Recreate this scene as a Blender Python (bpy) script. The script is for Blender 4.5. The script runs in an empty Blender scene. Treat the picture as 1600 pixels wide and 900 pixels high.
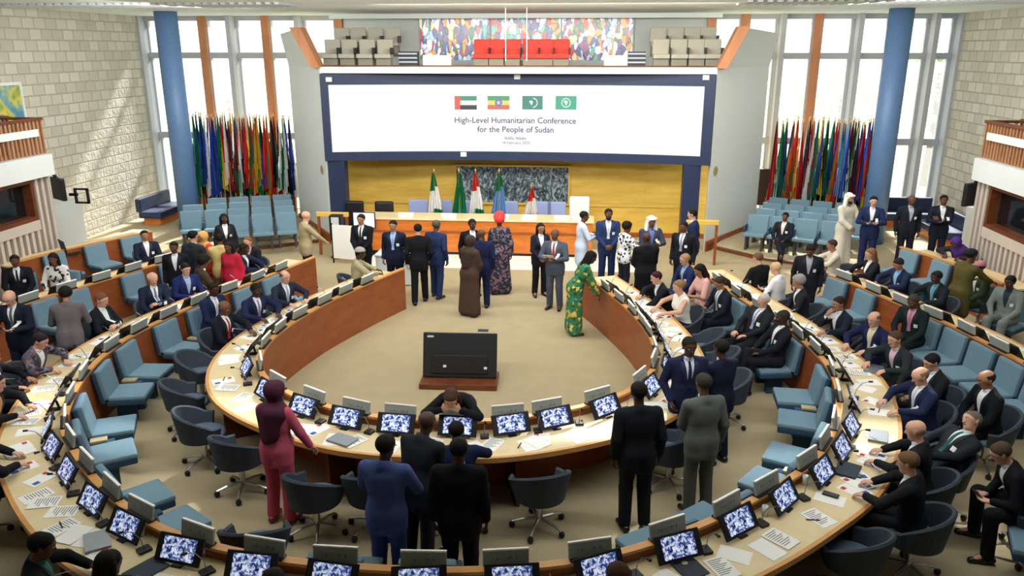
import bpy, bmesh, math, random
import numpy as np
from mathutils import Vector, Matrix
PI = math.pi
R = math.radians
rnd = random.Random(7)
SC = bpy.context.scene
COL = SC.collection

# ---------------------------------------------------------------- camera
F = 1240.0
PITCH = R(16.8)
YAW = R(5.2)
CAM = np.array([1.85, 0.0, 5.2])
_f = np.array([-math.sin(YAW) * math.cos(PITCH), math.cos(YAW) * math.cos(PITCH), -math.sin(PITCH)])
_r = np.array([math.cos(YAW), math.sin(YAW), 0.0])
_u = np.cross(_r, _f)


def at(px, py, z=None, Y=None, X=None):
    """a point of the hall seen at a photo position, on a given height or plane"""
    d = _f + _r * (px - 800) / F + _u * (450 - py) / F
    if z is not None:
        t = (z - CAM[2]) / d[2]
    elif Y is not None:
        t = (Y - CAM[1]) / d[1]
    else:
        t = (X - CAM[0]) / d[0]
    return CAM + d * t


cd = bpy.data.cameras.new('camera')
cam = bpy.data.objects.new('camera', cd)
COL.objects.link(cam)
cd.sensor_width = 36.0
cd.lens = F / 1600 * 36
cd.clip_start = 0.05
cam.location = CAM
cam.rotation_euler = (PI / 2 - PITCH, 0, YAW)
SC.camera = cam
SC.view_settings.view_transform = 'Standard'
SC.view_settings.look = 'None'
SC.view_settings.gamma = 1
SC.view_settings.use_curve_mapping = False

# ---------------------------------------------------------------- materials
_M = {}


def lin(c):
    return tuple((x / 12.92 if x <= 0.04045 else ((x + 0.055) / 1.055) ** 2.4) for x in c)


def hexc(h):
    return lin(tuple(int(h[i:i + 2], 16) / 255 for i in (0, 2, 4)))


def mat(col, rough=0.6, noise=0.08, scale=8.0, metal=0.0, spec=0.4, bump=0.0, emit=0.0, trans=0.0):
    """plain coloured surface with a little procedural unevenness; col = 'rrggbb'"""
    key = (col, rough, noise, scale, metal, spec, bump, emit, trans)
    if key in _M:
        return _M[key]
    m = bpy.data.materials.new('m_%d' % len(_M))
    m.use_nodes = True
    nt = m.node_tree
    b = nt.nodes['Principled BSDF']
    c = hexc(col)
    b.inputs['Roughness'].default_value = rough
    b.inputs['Metallic'].default_value = metal
    b.inputs['Specular IOR Level'].default_value = spec
    tc = nt.nodes.new('ShaderNodeTexCoord')
    n = nt.nodes.new('ShaderNodeTexNoise')
    n.inputs['Scale'].default_value = scale
    n.inputs['Detail'].default_value = 3
    nt.links.new(tc.outputs['Object'], n.inputs['Vector'])
    mx = nt.nodes.new('ShaderNodeMix')
    mx.data_type = 'RGBA'
    mx.inputs[6].default_value = (*[x * (1 - noise) for x in c], 1)
    mx.inputs[7].default_value = (*[min(1, x * (1 + noise)) for x in c], 1)
    nt.links.new(n.outputs['Fac'], mx.inputs[0])
    nt.links.new(mx.outputs[2], b.inputs['Base Color'])
    if bump:
        bp = nt.nodes.new('ShaderNodeBump')
        bp.inputs['Strength'].default_value = bump
        nt.links.new(n.outputs['Fac'], bp.inputs['Height'])
        nt.links.new(bp.outputs['Normal'], b.inputs['Normal'])
    if emit:
        nt.links.new(mx.outputs[2], b.inputs['Emission Color'])
        b.inputs['Emission Strength'].default_value = emit
    if trans:
        tr = nt.nodes.new('ShaderNodeBsdfTranslucent')
        nt.links.new(mx.outputs[2], tr.inputs['Color'])
        ms = nt.nodes.new('ShaderNodeMixShader')
        ms.inputs[0].default_value = trans
        out = nt.nodes['Material Output']
        nt.links.new(b.outputs[0], ms.inputs[1])
        nt.links.new(tr.outputs[0], ms.inputs[2])
        nt.links.new(ms.outputs[0], out.inputs['Surface'])
    _M[key] = m
    return m


def nodemat(name, build, rough=0.6, spec=0.4, emit=0.0):
    """material whose colour comes from build(nt, texcoord_node) -> colour socket"""
    if name in _M:
        return _M[name]
    m = bpy.data.materials.new(name)
    m.use_nodes = True
    nt = m.node_tree
    b = nt.nodes['Principled BSDF']
    b.inputs['Roughness'].default_value = rough
    b.inputs['Specular IOR Level'].default_value = spec
    tc = nt.nodes.new('ShaderNodeTexCoord')
    s = build(nt, tc, b)
    if s is not None:
        nt.links.new(s, b.inputs['Base Color'])
        if emit:
            nt.links.new(s, b.inputs['Emission Color'])
            b.inputs['Emission Strength'].default_value = emit
    _M[name] = m
    return m


def ramp(nt, src, stops, interp='LINEAR'):
    r = nt.nodes.new('ShaderNodeValToRGB')
    r.color_ramp.interpolation = interp
    e = r.color_ramp.elements
    while len(e) < len(stops):
        e.new(0.5)
    for i, (p, c) in enumerate(stops):
        e[i].position = p
        e[i].color = (*hexc(c), 1)
    nt.links.new(src, r.inputs[0])
    return r.outputs[0]


def wood(name, c1, c2, sc=(2, 2, 14), rough=0.4):
    def build(nt, tc, b):
        mp = nt.nodes.new('ShaderNodeMapping')
        mp.inputs['Scale'].default_value = sc
        nt.links.new(tc.outputs['Object'], mp.inputs['Vector'])
        n = nt.nodes.new('ShaderNodeTexNoise')
        n.inputs['Scale'].default_value = 2.0
        n.inputs['Detail'].default_value = 5
        n.inputs['Distortion'].default_value = 0.6
        nt.links.new(mp.outputs[0], n.inputs['Vector'])
        return ramp(nt, n.outputs['Fac'], [(0.3, c1), (0.7, c2)])
    return nodemat(name, build, rough=rough)


# ---------------------------------------------------------------- mesh builder
class MB:
    def __init__(s):
        s.v = []
        s.f = []
        s.m = []

    def add(s, vs, fs, mi=0):
        o = len(s.v)
        s.v += [tuple(map(float, p)) for p in vs]
        s.f += [tuple(i + o for i in f) for f in fs]
        s.m += [mi] * len(fs)
        return s

    def box(s, x0, x1, y0, y1, z0, z1, mi=0, M=None, bev=0.0):
        if bev > 0:
            bm = bmesh.new()
            bmesh.ops.create_cube(bm, size=1)
            for v in bm.verts:
                v.co = Vector(((x0 + x1) / 2 + v.co.x * (x1 - x0), (y0 + y1) / 2 + v.co.y * (y1 - y0), (z0 + z1) / 2 + v.co.z * (z1 - z0)))
            bmesh.ops.bevel(bm, geom=bm.edges[:], offset=bev, segments=2, affect='EDGES', profile=0.6)
            bm.verts.ensure_lookup_table()
            bm.verts.index_update()
            vs = [tuple(v.co) for v in bm.verts]
            fs = [[v.index for v in f.verts] for f in bm.faces]
            bm.free()
        else:
            vs = [(x, y, z) for z in (z0, z1) for y in (y0, y1) for x in (x0, x1)]
            fs = [(0, 2, 3, 1), (4, 5, 7, 6), (0, 1, 5, 4), (2, 6, 7, 3), (0, 4, 6, 2), (1, 3, 7, 5)]
        if M is not None:
            vs = [tuple(M @ Vector(p)) for p in vs]
        return s.add(vs, fs, mi)

    def prism(s, poly, z0, z1, mi=0, M=None):
        n = len(poly)
        a = sum(poly[i][0] * poly[(i + 1) % n][1] - poly[(i + 1) % n][0] * poly[i][1] for i in range(n))
        if a < 0:
            poly = poly[::-1]
        vs = [(x, y, z0) for x, y in poly] + [(x, y, z1) for x, y in poly]
        fs = [tuple(range(n - 1, -1, -1)), tuple(range(n, 2 * n))]
        fs += [(i, (i + 1) % n, n + (i + 1) % n, n + i) for i in range(n)]
        if M is not None:
            vs = [tuple(M @ Vector(p)) for p in vs]
        return s.add(vs, fs, mi)

    def tube(s, pts, r, n=8, mi=0, cap=True):
        """round bar through points; r number or list"""
        P = [Vector(p) for p in pts]
        k = len(P)
        rr = r if isinstance(r, (list, tuple)) else [r] * k
        vs = []
        up = None
        for i in range(k):
            t = (P[min(i + 1, k - 1)] - P[max(i - 1, 0)]).normalized()
            if up is None:
                a = Vector((0, 0, 1)) if abs(t.z) < 0.9 else Vector((1, 0, 0))
                up = (a - t * a.dot(t)).normalized()
            else:
                up = (up - t * up.dot(t)).normalized()
            w = t.cross(up)
            for j in range(n):
                q = 2 * PI * j / n
                vs.append(P[i] + (up * math.cos(q) + w * math.sin(q)) * rr[i])
        fs = []
        for i in range(k - 1):
            for j in range(n):
                a, b = i * n + j, i * n + (j + 1) % n
                fs.append((a, b, b + n, a + n))
        if cap:
            fs.append(tuple(range(n - 1, -1, -1)))
            fs.append(tuple(range((k - 1) * n, k * n)))
        return s.add(vs, fs, mi)

    def lathe(s, prof, c=(0, 0, 0), n=16, mi=0):
        vs = []
        for r, z in prof:
            for j in range(n):
                q = 2 * PI * j / n
                vs.append((c[0] + r * math.cos(q), c[1] + r * math.sin(q), c[2] + z))
        fs = []
        for i in range(len(prof) - 1):
            for j in range(n):
                a, b = i * n + j, i * n + (j + 1) % n
                fs.append((a, b, b + n, a + n))
        fs.append(tuple(range(n - 1, -1, -1)))
        fs.append(tuple(range((len(prof) - 1) * n, len(prof) * n)))
        return s.add(vs, fs, mi)

    def loft(s, rings, mi=0, closed=True, cap=True):
        n = len(rings[0])
        vs = [p for r_ in rings for p in r_]
        fs = []
        for i in range(len(rings) - 1):
            for j in range(n if closed else n - 1):
                a, b = i * n + j, i * n + (j + 1) % n
                fs.append((a, b, b + n, a + n))
        if cap and closed:
            fs.append(tuple(range(n - 1, -1, -1)))
            fs.append(tuple(range((len(rings) - 1) * n, len(rings) * n)))
        return s.add(vs, fs, mi)

    def mesh(s, name='mesh', smooth=False):
        me = bpy.data.meshes.new(name)
        me.from_pydata(s.v, [], s.f)
        me.polygons.foreach_set('material_index', s.m)
        if smooth:
            me.polygons.foreach_set('use_smooth', [True] * len(s.f))
        me.update()
        return me

    def build(s, name, mats, parent=None, smooth=False, loc=None):
        me = s.mesh(name, smooth)
        return obj(name, me, mats, parent, loc)


def obj(name, me, mats, parent=None, loc=None):
    """link a mesh; materials live on the object so meshes can be shared"""
    o = bpy.data.objects.new(name, me)
    COL.objects.link(o)
    if not isinstance(mats, (list, tuple)):
        mats = [mats]
    while len(me.materials) < len(mats):
        me.materials.append(None)
    for i, m in enumerate(mats):
        o.material_slots[i].link = 'OBJECT'
        o.material_slots[i].material = m
    if parent is not None:
        o.parent = parent
    if loc is not None:
        o.location = loc
    return o


def tag(o, label=None, cat=None, group=None, kind=None):
    if label:
        o['label'] = label
    if cat:
        o['category'] = cat
    if group:
        o['group'] = group
    if kind:
        o['kind'] = kind
    return o


def empty(name, label, cat, loc=(0, 0, 0), rz=0.0, group=None):
    o = bpy.data.objects.new(name, None)
    COL.objects.link(o)
    o.empty_display_size = 0.1
    o.location = loc
    o.rotation_euler = (0, 0, rz)
    return tag(o, label, cat, group)


def struct(name, mb, mats, smooth=False):
    return tag(mb.build(name, mats, smooth=smooth), kind='structure')


def copy_tree(o, parent=None):
    c = o.copy()
    COL.objects.link(c)
    if parent is not None:
        c.parent = parent
    for ch in list(o.children):
        copy_tree(ch, c)
    return c


_ORD = 'first second third fourth fifth sixth seventh eighth ninth tenth eleventh twelfth thirteenth fourteenth fifteenth sixteenth seventeenth eighteenth nineteenth twentieth'.split()
_TENS = {20: 'twenty', 30: 'thirty', 40: 'forty', 50: 'fifty'}


def nth(i):
    """1 -> first"""
    if i <= 20:
        return _ORD[i - 1]
    t = i // 10 * 10
    if i == t:
        return _TENS[t][:-1] + 'ieth'
    return _TENS[t] + '-' + _ORD[i - t - 1]


# ---------------------------------------------------------------- plan curves
class Curve:
    """smooth plan curve, arc length parameter; left normal points into the ring"""

    def __init__(s, pts):
        P = np.array(pts, float)
        Q = np.vstack([2 * P[0] - P[1], P, 2 * P[-1] - P[-2]])
        out = []
        for i in range(1, len(Q) - 2):
            p0, p1, p2, p3 = Q[i - 1:i + 3]
            for t in np.linspace(0, 1, 40, endpoint=False):
                out.append(.5 * ((2 * p1) + (-p0 + p2) * t + (2 * p0 - 5 * p1 + 4 * p2 - p3) * t * t + (-p0 + 3 * p1 - 3 * p2 + p3) * t ** 3))
        out.append(P[-1])
        s.c = np.array(out)
        s.s = np.r_[0, np.cumsum(np.hypot(*np.diff(s.c, axis=0).T))]
        s.L = s.s[-1]

    def p(s, q, off=0.0):
        """point at arc q, off to the inside (+) or outside (-)"""
        x = np.array([np.interp(q, s.s, s.c[:, 0]), np.interp(q, s.s, s.c[:, 1])])
        t = s.t(q)
        return x + off * np.array([-t[1], t[0]])

    def t(s, q):
        e = 0.15
        a, b = max(0, q - e), min(s.L, q + e)
        d = np.array([np.interp(b, s.s, s.c[:, 0]) - np.interp(a, s.s, s.c[:, 0]), np.interp(b, s.s, s.c[:, 1]) - np.interp(a, s.s, s.c[:, 1])])
        return d / np.hypot(*d)

    def yaw(s, q):
        """rotation that turns local +Y to the inside of the ring"""
        t = s.t(q)
        return math.atan2(t[1], t[0])

    def near(s, p):
        d = np.hypot(*(s.c - np.array(p[:2])).T)
        i = d.argmin()
        q = s.s[i]
        t = s.t(q)
        v = np.array(p[:2]) - s.p(q)
        return q, t[0] * v[1] - t[1] * v[0]

    def strip(s, q0, q1, o0, o1, z0, z1, step=0.15):
        """solid band following the curve"""
        n = max(2, int((q1 - q0) / step))
        rings = []
        for q in np.linspace(q0, q1, n + 1):
            a, b = s.p(q, o0), s.p(q, o1)
            rings.append([(a[0], a[1], z0), (b[0], b[1], z0), (b[0], b[1], z1), (a[0], a[1], z1)])
        if o1 > o0:
            rings = [r_[::-1] for r_ in rings]
        return rings


def sym(pts, dx=0.0):
    return [(-x + dx, y) for x, y in pts] + [(x + dx, y) for x, y in pts[::-1] if x > 0.01]
# ================================================================ the hall
WALLX_L, WALLX_R, BACKY, CEIL = -12.0, 12.4, 25.0, 6.16

w = bpy.data.worlds.new('sky')
SC.world = w
w.use_nodes = True
_bg = w.node_tree.nodes['Background']
_bg.inputs['Color'].default_value = (0.93, 0.97, 1.0, 1)
_bg.inputs['Strength'].default_value = 2.0


def _blocks(nt, tc, b):
    sx = nt.nodes.new('ShaderNodeSeparateXYZ')
    nt.links.new(tc.outputs['Object'], sx.inputs[0])
    cx = nt.nodes.new('ShaderNodeCombineXYZ')
    nt.links.new(sx.outputs[1], cx.inputs[0])
    nt.links.new(sx.outputs[2], cx.inputs[1])
    br = nt.nodes.new('ShaderNodeTexBrick')
    br.inputs['Scale'].default_value = 1.0
    br.inputs['Brick Width'].default_value = 0.44
    br.inputs['Row Height'].default_value = 0.27
    br.inputs['Mortar Size'].default_value = 0.022
    br.inputs['Mortar Smooth'].default_value = 0.6
    br.inputs['Color1'].default_value = (*hexc('bdb8a8'), 1)
    br.inputs['Color2'].default_value = (*hexc('d2cec0'), 1)
    br.inputs['Mortar'].default_value = (*hexc('b0ab9d'), 1)
    nt.links.new(cx.outputs[0], br.inputs['Vector'])
    n = nt.nodes.new('ShaderNodeTexNoise')
    n.inputs['Scale'].default_value = 9
    n.inputs['Detail'].default_value = 4
    nt.links.new(tc.outputs['Object'], n.inputs['Vector'])
    mth = nt.nodes.new('ShaderNodeMath')
    mth.operation = 'MULTIPLY_ADD'
    nt.links.new(br.outputs['Fac'], mth.inputs[0])
    mth.inputs[1].default_value = -1.0
    nt.links.new(n.outputs['Fac'], mth.inputs[2])
    bp = nt.nodes.new('ShaderNodeBump')
    bp.inputs['Strength'].default_value = 0.5
    bp.inputs['Distance'].default_value = 0.06
    nt.links.new(mth.outputs[0], bp.inputs['Height'])
    nt.links.new(bp.outputs['Normal'], b.inputs['Normal'])
    return br.outputs['Color']


M_BLOCK = nodemat('block_wall', _blocks, rough=0.85, spec=0.15)
M_CARPET = mat('a99b7d', 0.95, 0.10, 3.0, spec=0.05)
M_CARPET2 = mat('aca083', 0.95, 0.10, 3.0, spec=0.05)
M_GLARE = mat('f0f0ec', 0.12, 0.06, 1.5, spec=0.6)
M_CEIL = mat('e9f1ef', 0.8, 0.03, 1.0)
M_WHITE = mat('e0e6e4', 0.6, 0.03, 2.0)
M_GREY = mat('c4c9c8', 0.6, 0.04, 2.0)
M_FIN = mat('b4b8be', 0.5, 0.05, 2.0)
M_POST = wood('post_wood', 'b87a52', 'c98e66', (3, 3, 0.6), 0.45)
M_WOODRED = wood('panel_wood', '85441f', '9a5630', (1.2, 1.2, 5), 0.4)
M_WOODOR = wood('orange_wood', 'b8621f', 'cc7a33', (1.2, 1.2, 5), 0.35)
M_WOODDK = wood('dark_wood', '5a2f18', '764023', (2, 2, 6), 0.45)
M_EDGE = wood('edge_wood', 'c58a4a', 'd69d5c', (1.5, 1.5, 4), 0.35)
M_MAPLE = wood('pale_worktop', 'd6c192', 'e2d0a4', (1.6, 1.6, 1), 0.38)
M_BLUECOL = mat('5a7ba6', 0.45, 0.45, 45.0, spec=0.5)
M_NAVY = mat('222f4e', 0.45, 0.06, 3.0)
M_BLACK = mat('14161a', 0.45, 0.1, 6.0)
M_STEEL = mat('9aa0a6', 0.3, 0.05, 6.0, metal=0.8)

# floor, platforms
struct('floor', MB().box(-13, 13.2, -3, 26, -0.12, 0.0), M_CARPET)
struct('floor_glare', MB().box(-3.6, 3.4, 18.7, 20.9, 0.0, 0.012), M_GLARE)  # near-white glossy strip: floor glare before the podium put into its colour
PLAT_R = [(5.3, 20.95), (6.3, 19.85), (8.2, 18.9), (9.6, 18.5), (12.4, 18.5), (12.4, 25), (7.2, 25)]
PLAT_L = [(-5.3, 20.75), (-6.3, 19.95), (-8.0, 19.1), (-9.6, 18.7), (-11.9, 18.9), (-11.9, 25), (-7.2, 25)]
struct('floor_platform_right', MB().prism(PLAT_R, 0.0, 0.15), M_CARPET2)
struct('floor_platform_left', MB().prism(PLAT_L, 0.0, 0.15), M_CARPET2)
for nm, pl in (('right', PLAT_R), ('left', PLAT_L)):
    mb = MB()
    for a, b in zip(pl[:3], pl[1:4]):
        a, b = np.array(a), np.array(b)
        d = (b - a) / np.hypot(*(b - a))
        nrm = np.array([d[1], -d[0]])
        if nrm[1] > 0:
            nrm = -nrm
        q = [a + nrm * .02, b + nrm * .02, b - nrm * .1, a - nrm * .1]
        mb.prism([tuple(x) for x in q], 0.1, 0.165)
    struct('trim_step_' + nm, mb, M_WOODDK)

# side walls (block stone), near part and the gallery end behind the camera
struct('wall_left', MB().box(-12.4, -12.0, -3, 25.4, -0.1, 6.9), M_BLOCK)
struct('wall_right', MB().box(12.4, 12.8, -3, 25.4, -0.1, 6.9), M_BLOCK)
struct('wall_front', MB().box(-12.4, 12.8, -3.3, -3.0, 0, 6.9), M_GREY)
# ceiling over the podium end, and a lower rim over the gallery end
cb = MB().box(-12.4, 12.8, 15.5, 25.4, CEIL, CEIL + 0.3)
cb.box(-12.4, 12.8, -3, 15.5, 6.6, 6.9)
struct('ceiling', cb, M_CEIL)
gr = MB()
for i in range(36):
    x = -11.9 + i * 0.2
    gr.box(x, x + .1, 17.6, 19.0, CEIL - 0.05, CEIL)
    x = 12.2 - i * 0.2
    gr.box(x - .1, x, 17.6, 19.0, CEIL - 0.05, CEIL)
struct('trim_ceiling_slats', gr, M_GREY)
struct('trim_soffit', MB().box(-5.7, 5.6, 23.9, 24.2, CEIL - 0.13, CEIL), M_CEIL)

# back wall behind the balcony + centre
bw = MB().box(-5.6, -3.28, 25.0, 25.3, 4.4, CEIL).box(3.24, 5.45, 25.0, 25.3, 4.4, CEIL).box(-3.28, 3.24, 25.06, 25.3, 4.4, CEIL)
bw.box(-5.5, -3.7, 24.93, 25.0, 5.55, 5.6).box(3.7, 5.3, 24.93, 25.0, 5.55, 5.6)
struct('wall_back', bw, M_GREY)
# rails on it
# gold wall under the balcony with a stone panel


def _gold(nt, tc, b):
    sx = nt.nodes.new('ShaderNodeSeparateXYZ')
    nt.links.new(tc.outputs['Object'], sx.inputs[0])
    wv = nt.nodes.new('ShaderNodeTexNoise')
    wv.inputs['Scale'].default_value = 1.4
    mp = nt.nodes.new('ShaderNodeMapping')
    mp.inputs['Scale'].default_value = (1, 1, 6)
    nt.links.new(tc.outputs['Object'], mp.inputs[0])
    nt.links.new(mp.outputs[0], wv.inputs['Vector'])
    return ramp(nt, wv.outputs['Fac'], [(0.3, 'd2aa45'), (0.7, 'e2bd58')])


M_GOLD = nodemat('gold_panel', _gold, rough=0.5)
gw = MB().box(-5.6, 5.4, 22.6, 22.8, 0, 4.5)
for i in range(10):
    x = -5.2 + i * 1.1
    if not (-2.0 < x < 1.6):
        gw.box(x, x + .03, 22.585, 22.6, 0.95, 2.6)
gw.box(-5.6, 5.4, 22.56, 22.6, 0.86, 0.95)
struct('wall_gold', gw, M_GOLD)
struct('baseboard_gold', MB().box(-5.6, 5.4, 22.5, 22.6, 0.0, 0.12), M_WOODRED)


def _stone(nt, tc, b):
    mp = nt.nodes.new('ShaderNodeMapping')
    mp.inputs['Scale'].default_value = (2.6, 1, 1.6)
    nt.links.new(tc.outputs['Object'], mp.inputs[0])
    n = nt.nodes.new('ShaderNodeTexNoise')
    n.inputs['Scale'].default_value = 2.4
    n.inputs['Detail'].default_value = 7
    n.inputs['Distortion'].default_value = 2.5
    nt.links.new(mp.outputs[0], n.inputs['Vector'])
    return ramp(nt, n.outputs['Fac'], [(0.34, '27343c'), (0.46, '4c5a62'), (0.56, '75838a'), (0.64, 'b4bcbc'), (0.75, '59656a')])


M_STONE = nodemat('veined_stone', _stone, rough=0.25)
sp = empty('stone_panel', 'dark grey veined stone panel on the gold wall behind the podium flags', 'panel', (-0.2, 22.55, 0.95))
MB().box(-1.6, 1.6, -0.03, 0.03, 0.0, 1.02).build('slab', M_STONE, sp)
fr = MB().box(-1.66, 1.66, -0.02, 0.05, -0.06, 0.0).box(-1.66, 1.66, -0.02, 0.05, 1.02, 1.07).box(-1.66, -1.6, -0.02, 0.05, 0, 1.02).box(1.6, 1.66, -0.02, 0.05, 0, 1.02)
fr.build('frame', M_GOLD, sp)

# balcony slab and ledge
bal = MB().box(-5.5, 5.4, 21.6, 25.0, 4.5, 4.66)
struct('floor_balcony', bal, M_GREY)
mb = MB()
mb.box(-5.15, 5.1, 21.0, 21.75, 4.58, 4.74)
struct('trim_balcony_ledge', mb, M_WHITE)
struct('trim_balcony_edge', MB().box(-5.1, 5.05, 21.05, 21.7, 4.74, 4.77), M_WOODDK)

# portal wings: white walls that run out and back either side of the screen
for side, sg, bx in (('left', -1, -6.95), ('right', 1, 6.95)):
    xi = 5.1
    def outline(t):   # t=0 front, 1 back
        x0 = sg * (xi + (abs(bx) - xi) * t)
        y0 = 20.95 + 2.75 * t
        lean = 0.45 * (1 - 0.6 * t)
        return [(x0, y0, 0.0), (x0, y0, 4.72), (x0 + sg * lean, y0, 5.72 - .12 * t)]
    mb = MB()
    th = np.array([-sg * 0.25, 0.14, 0]) * -1
    rings = []
    for t in np.linspace(0, 1, 8):
        o = [np.array(p) for p in outline(t)]
        nb = np.array([sg * -0.0, 0.32, 0.0])
        ring = o + [o[2] + nb, o[1] + nb, o[0] + nb]
        rings.append([tuple(p) for p in (ring if sg > 0 else ring[::-1])])
    mb.loft(rings)
    struct('wall_wing_' + side, mb, M_WHITE)
    # sloping wooden board on the inner end
    a0, b0, c0 = [np.array(p) for p in outline(0)]
    mb = MB()
    inn = np.array([-sg * 0.30, 0, 0])
    pr = [b0 + inn * .05, c0 + inn * .05, c0 - inn * 1.0 * .9 + np.array([0, 0, .0]), b0 - inn * .75]
    fr_, bk = np.array([0, -0.05, 0]), np.array([0, 0.4, 0])
    vs = [tuple(p + fr_) for p in pr] + [tuple(p + bk) for p in pr]
    mb.add(vs, [(0, 1, 2, 3), (7, 6, 5, 4), (0, 4, 5, 1), (1, 5, 6, 2), (2, 6, 7, 3), (3, 7, 4, 0)])
    struct('trim_wing_' + side, mb, M_POST)
    mb = MB()
    for t0, t1 in ((0, 1),):
        p0, p1 = np.array(outline(0)[0]), np.array(outline(1)[0])
        d = (p1 - p0) / np.linalg.norm(p1 - p0)
        nr = np.array([d[1], -d[0], 0]) * sg * -1
        nr = nr if nr[1] < 0 else -nr
        q = [p0 - nr * .0, p1, p1 + nr * .04, p0 + nr * .04]
        mb.prism([(x[0], x[1]) for x in q], 0, 0.28)
    struct('baseboard_wing_' + side, mb, M_WOODRED)

# columns
for nm, x, y in (('left', -9.57, 21.8), ('right', 9.66, 21.8)):
    mb = MB().lathe([(0.3, 0.0), (0.3, CEIL)], (x, y, 0), 32)
    struct('column_' + nm, mb, M_BLUECOL, smooth=True)

# ---------------------------------------------------------------- window walls
M_PANE = bpy.data.materials.new('pane')
M_PANE.use_nodes = True
_nt = M_PANE.node_tree
_nt.nodes.remove(_nt.nodes['Principled BSDF'])
_t = _nt.nodes.new('ShaderNodeBsdfTransparent')
_tl = _nt.nodes.new('ShaderNodeBsdfTranslucent')
_tl.inputs['Color'].default_value = (.95, .98, 1, 1)
_g = _nt.nodes.new('ShaderNodeBsdfGlossy')
_g.inputs['Roughness'].default_value = 0.05
_m1 = _nt.nodes.new('ShaderNodeMixShader')
_m1.inputs[0].default_value = 0.07
_m2 = _nt.nodes.new('ShaderNodeMixShader')
_m2.inputs[0].default_value = 0.04
_nt.links.new(_t.outputs[0], _m1.inputs[1])
_nt.links.new(_tl.outputs[0], _m1.inputs[2])
_nt.links.new(_m1.outputs[0], _m2.inputs[1])
_nt.links.new(_g.outputs[0], _m2.inputs[2])
_nt.links.new(_m2.outputs[0], _nt.nodes['Material Output'].inputs['Surface'])

WINX = {'left': ([-12.0, -11.1, -10.08, -9.1, -8.05, -6.95, -5.75], 'fwgwgwgw'),
        'right': ([5.45, 6.42, 7.46, 8.5, 9.61, 10.62, 11.69, 12.4], '')}
kinds = {'left': 'pgwgwgw', 'right': 'wwgwgwgp'}
wi = 0
for side in ('left', 'right'):
    xs = WINX[side][0]
    for i, x in enumerate(xs):
        k = kinds[side][i]
        hw = 0.12 if k == 'w' else 0.07
        mb = MB().box(x - hw, x + hw, BACKY - (0.12 if k == 'w' else 0.42), BACKY + 0.25, 0.0, CEIL)
        struct('trim_%s_%s' % ('post' if k == 'w' else 'fin', side), mb, M_POST if k == 'w' else M_FIN)
    for x0, x1 in zip(xs[:-1], xs[1:]):
        wi += 1
        root = empty('window_%d' % wi, None, None, ((x0 + x1) / 2, BACKY, 0))
        tag(root, kind='structure')
        hw = (x1 - x0) / 2 - 0.1
        mb = MB()
        for z0, z1 in ((0.0, 0.18), (2.42, 2.62), (4.9, 5.08), (6.02, CEIL)):
            mb.box(-hw - .05, hw + .05, -0.05, 0.1, z0, z1)
        for xx in (-hw, hw - .06):
            mb.box(xx, xx + .06, -0.03, 0.08, 0.1, 6.05)
        mb.build('window_frame', M_FIN, root)
        for z0, z1 in ((0.18, 2.42), (2.62, 4.9), (5.08, 6.02)):
            MB().box(-hw + .05, hw - .05, 0.01, 0.025, z0, z1).build('pane', M_PANE, root)
# dark dado behind the flags
M_DADO = mat('3a2a26', 0.7, 0.1, 4)
struct('trim_dado_left', MB().box(-10.4, -6.8, 24.5, 24.56, 0.62, 1.72), M_DADO)
struct('trim_dado_right', MB().box(6.9, 10.6, 24.5, 24.56, 0.62, 1.72), M_DADO)

# ---------------------------------------------------------------- trees outside
M_LEAF = [mat('9db184', 0.8, 0.25, 6, trans=0.4), mat('adbf95', 0.8, 0.25, 6, trans=0.4), mat('8fa87c', 0.8, 0.25, 6, trans=0.4)]
M_BARK = mat('6b5a48', 0.9, 0.2, 8)
TREES = [(-12.5, 31.5, 4.0, 0), (-8.3, 33, 4.8, 1), (-4.9, 31, 4.4, 2), (8.4, 33.5, 4.6, 1), (11.4, 31.5, 4.4, 2), (15.2, 32.5, 5.4, 0)]
tl = ['outside the tall windows near the left stone wall', 'outside the windows above the left flag rack', 'outside the windows nearest the left white wing',
      'outside the windows above the right flag rack', 'outside the windows behind the right blue column', 'outside the windows by the right stone wall']
for i, (x, y, h, k) in enumerate(TREES):
    t = empty('tree', 'sunlit leafy green tree ' + tl[i], 'tree', (x, y, 0))
    MB().tube([(0, 0, 0), (0.1, 0, h * .5), (0.0, 0.1, h * .8)], [0.2, 0.15, 0.07], 8).build('trunk', M_BARK, t)
    mb = MB()
    for j in range(420):
        a, rr = rnd.uniform(0, 2 * PI), 1.9 * rnd.random() ** .5
        z = h * rnd.uniform(.35, 1.05)
        sc = rnd.uniform(.12, .3)
        c = Vector((rr * math.cos(a), rr * math.sin(a), z))
        q = Matrix.Rotation(rnd.uniform(0, 6.28), 4, Vector((rnd.random() - .5, rnd.random() - .5, rnd.random() - .5)).normalized())
        pts = [c + q @ Vector((sc * u, sc * v, 0)) for u, v in ((-1, 0), (0, -.5), (1, 0), (0, .5))]
        mb.add(pts, [(0, 1, 2, 3)])
    mb.build('crown', M_LEAF[k], t)
struct('ground_outside', MB().box(-40, 40, 25.4, 60, -0.3, -0.1), mat('9aa67e', 0.9, 0.2, 1))

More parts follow.
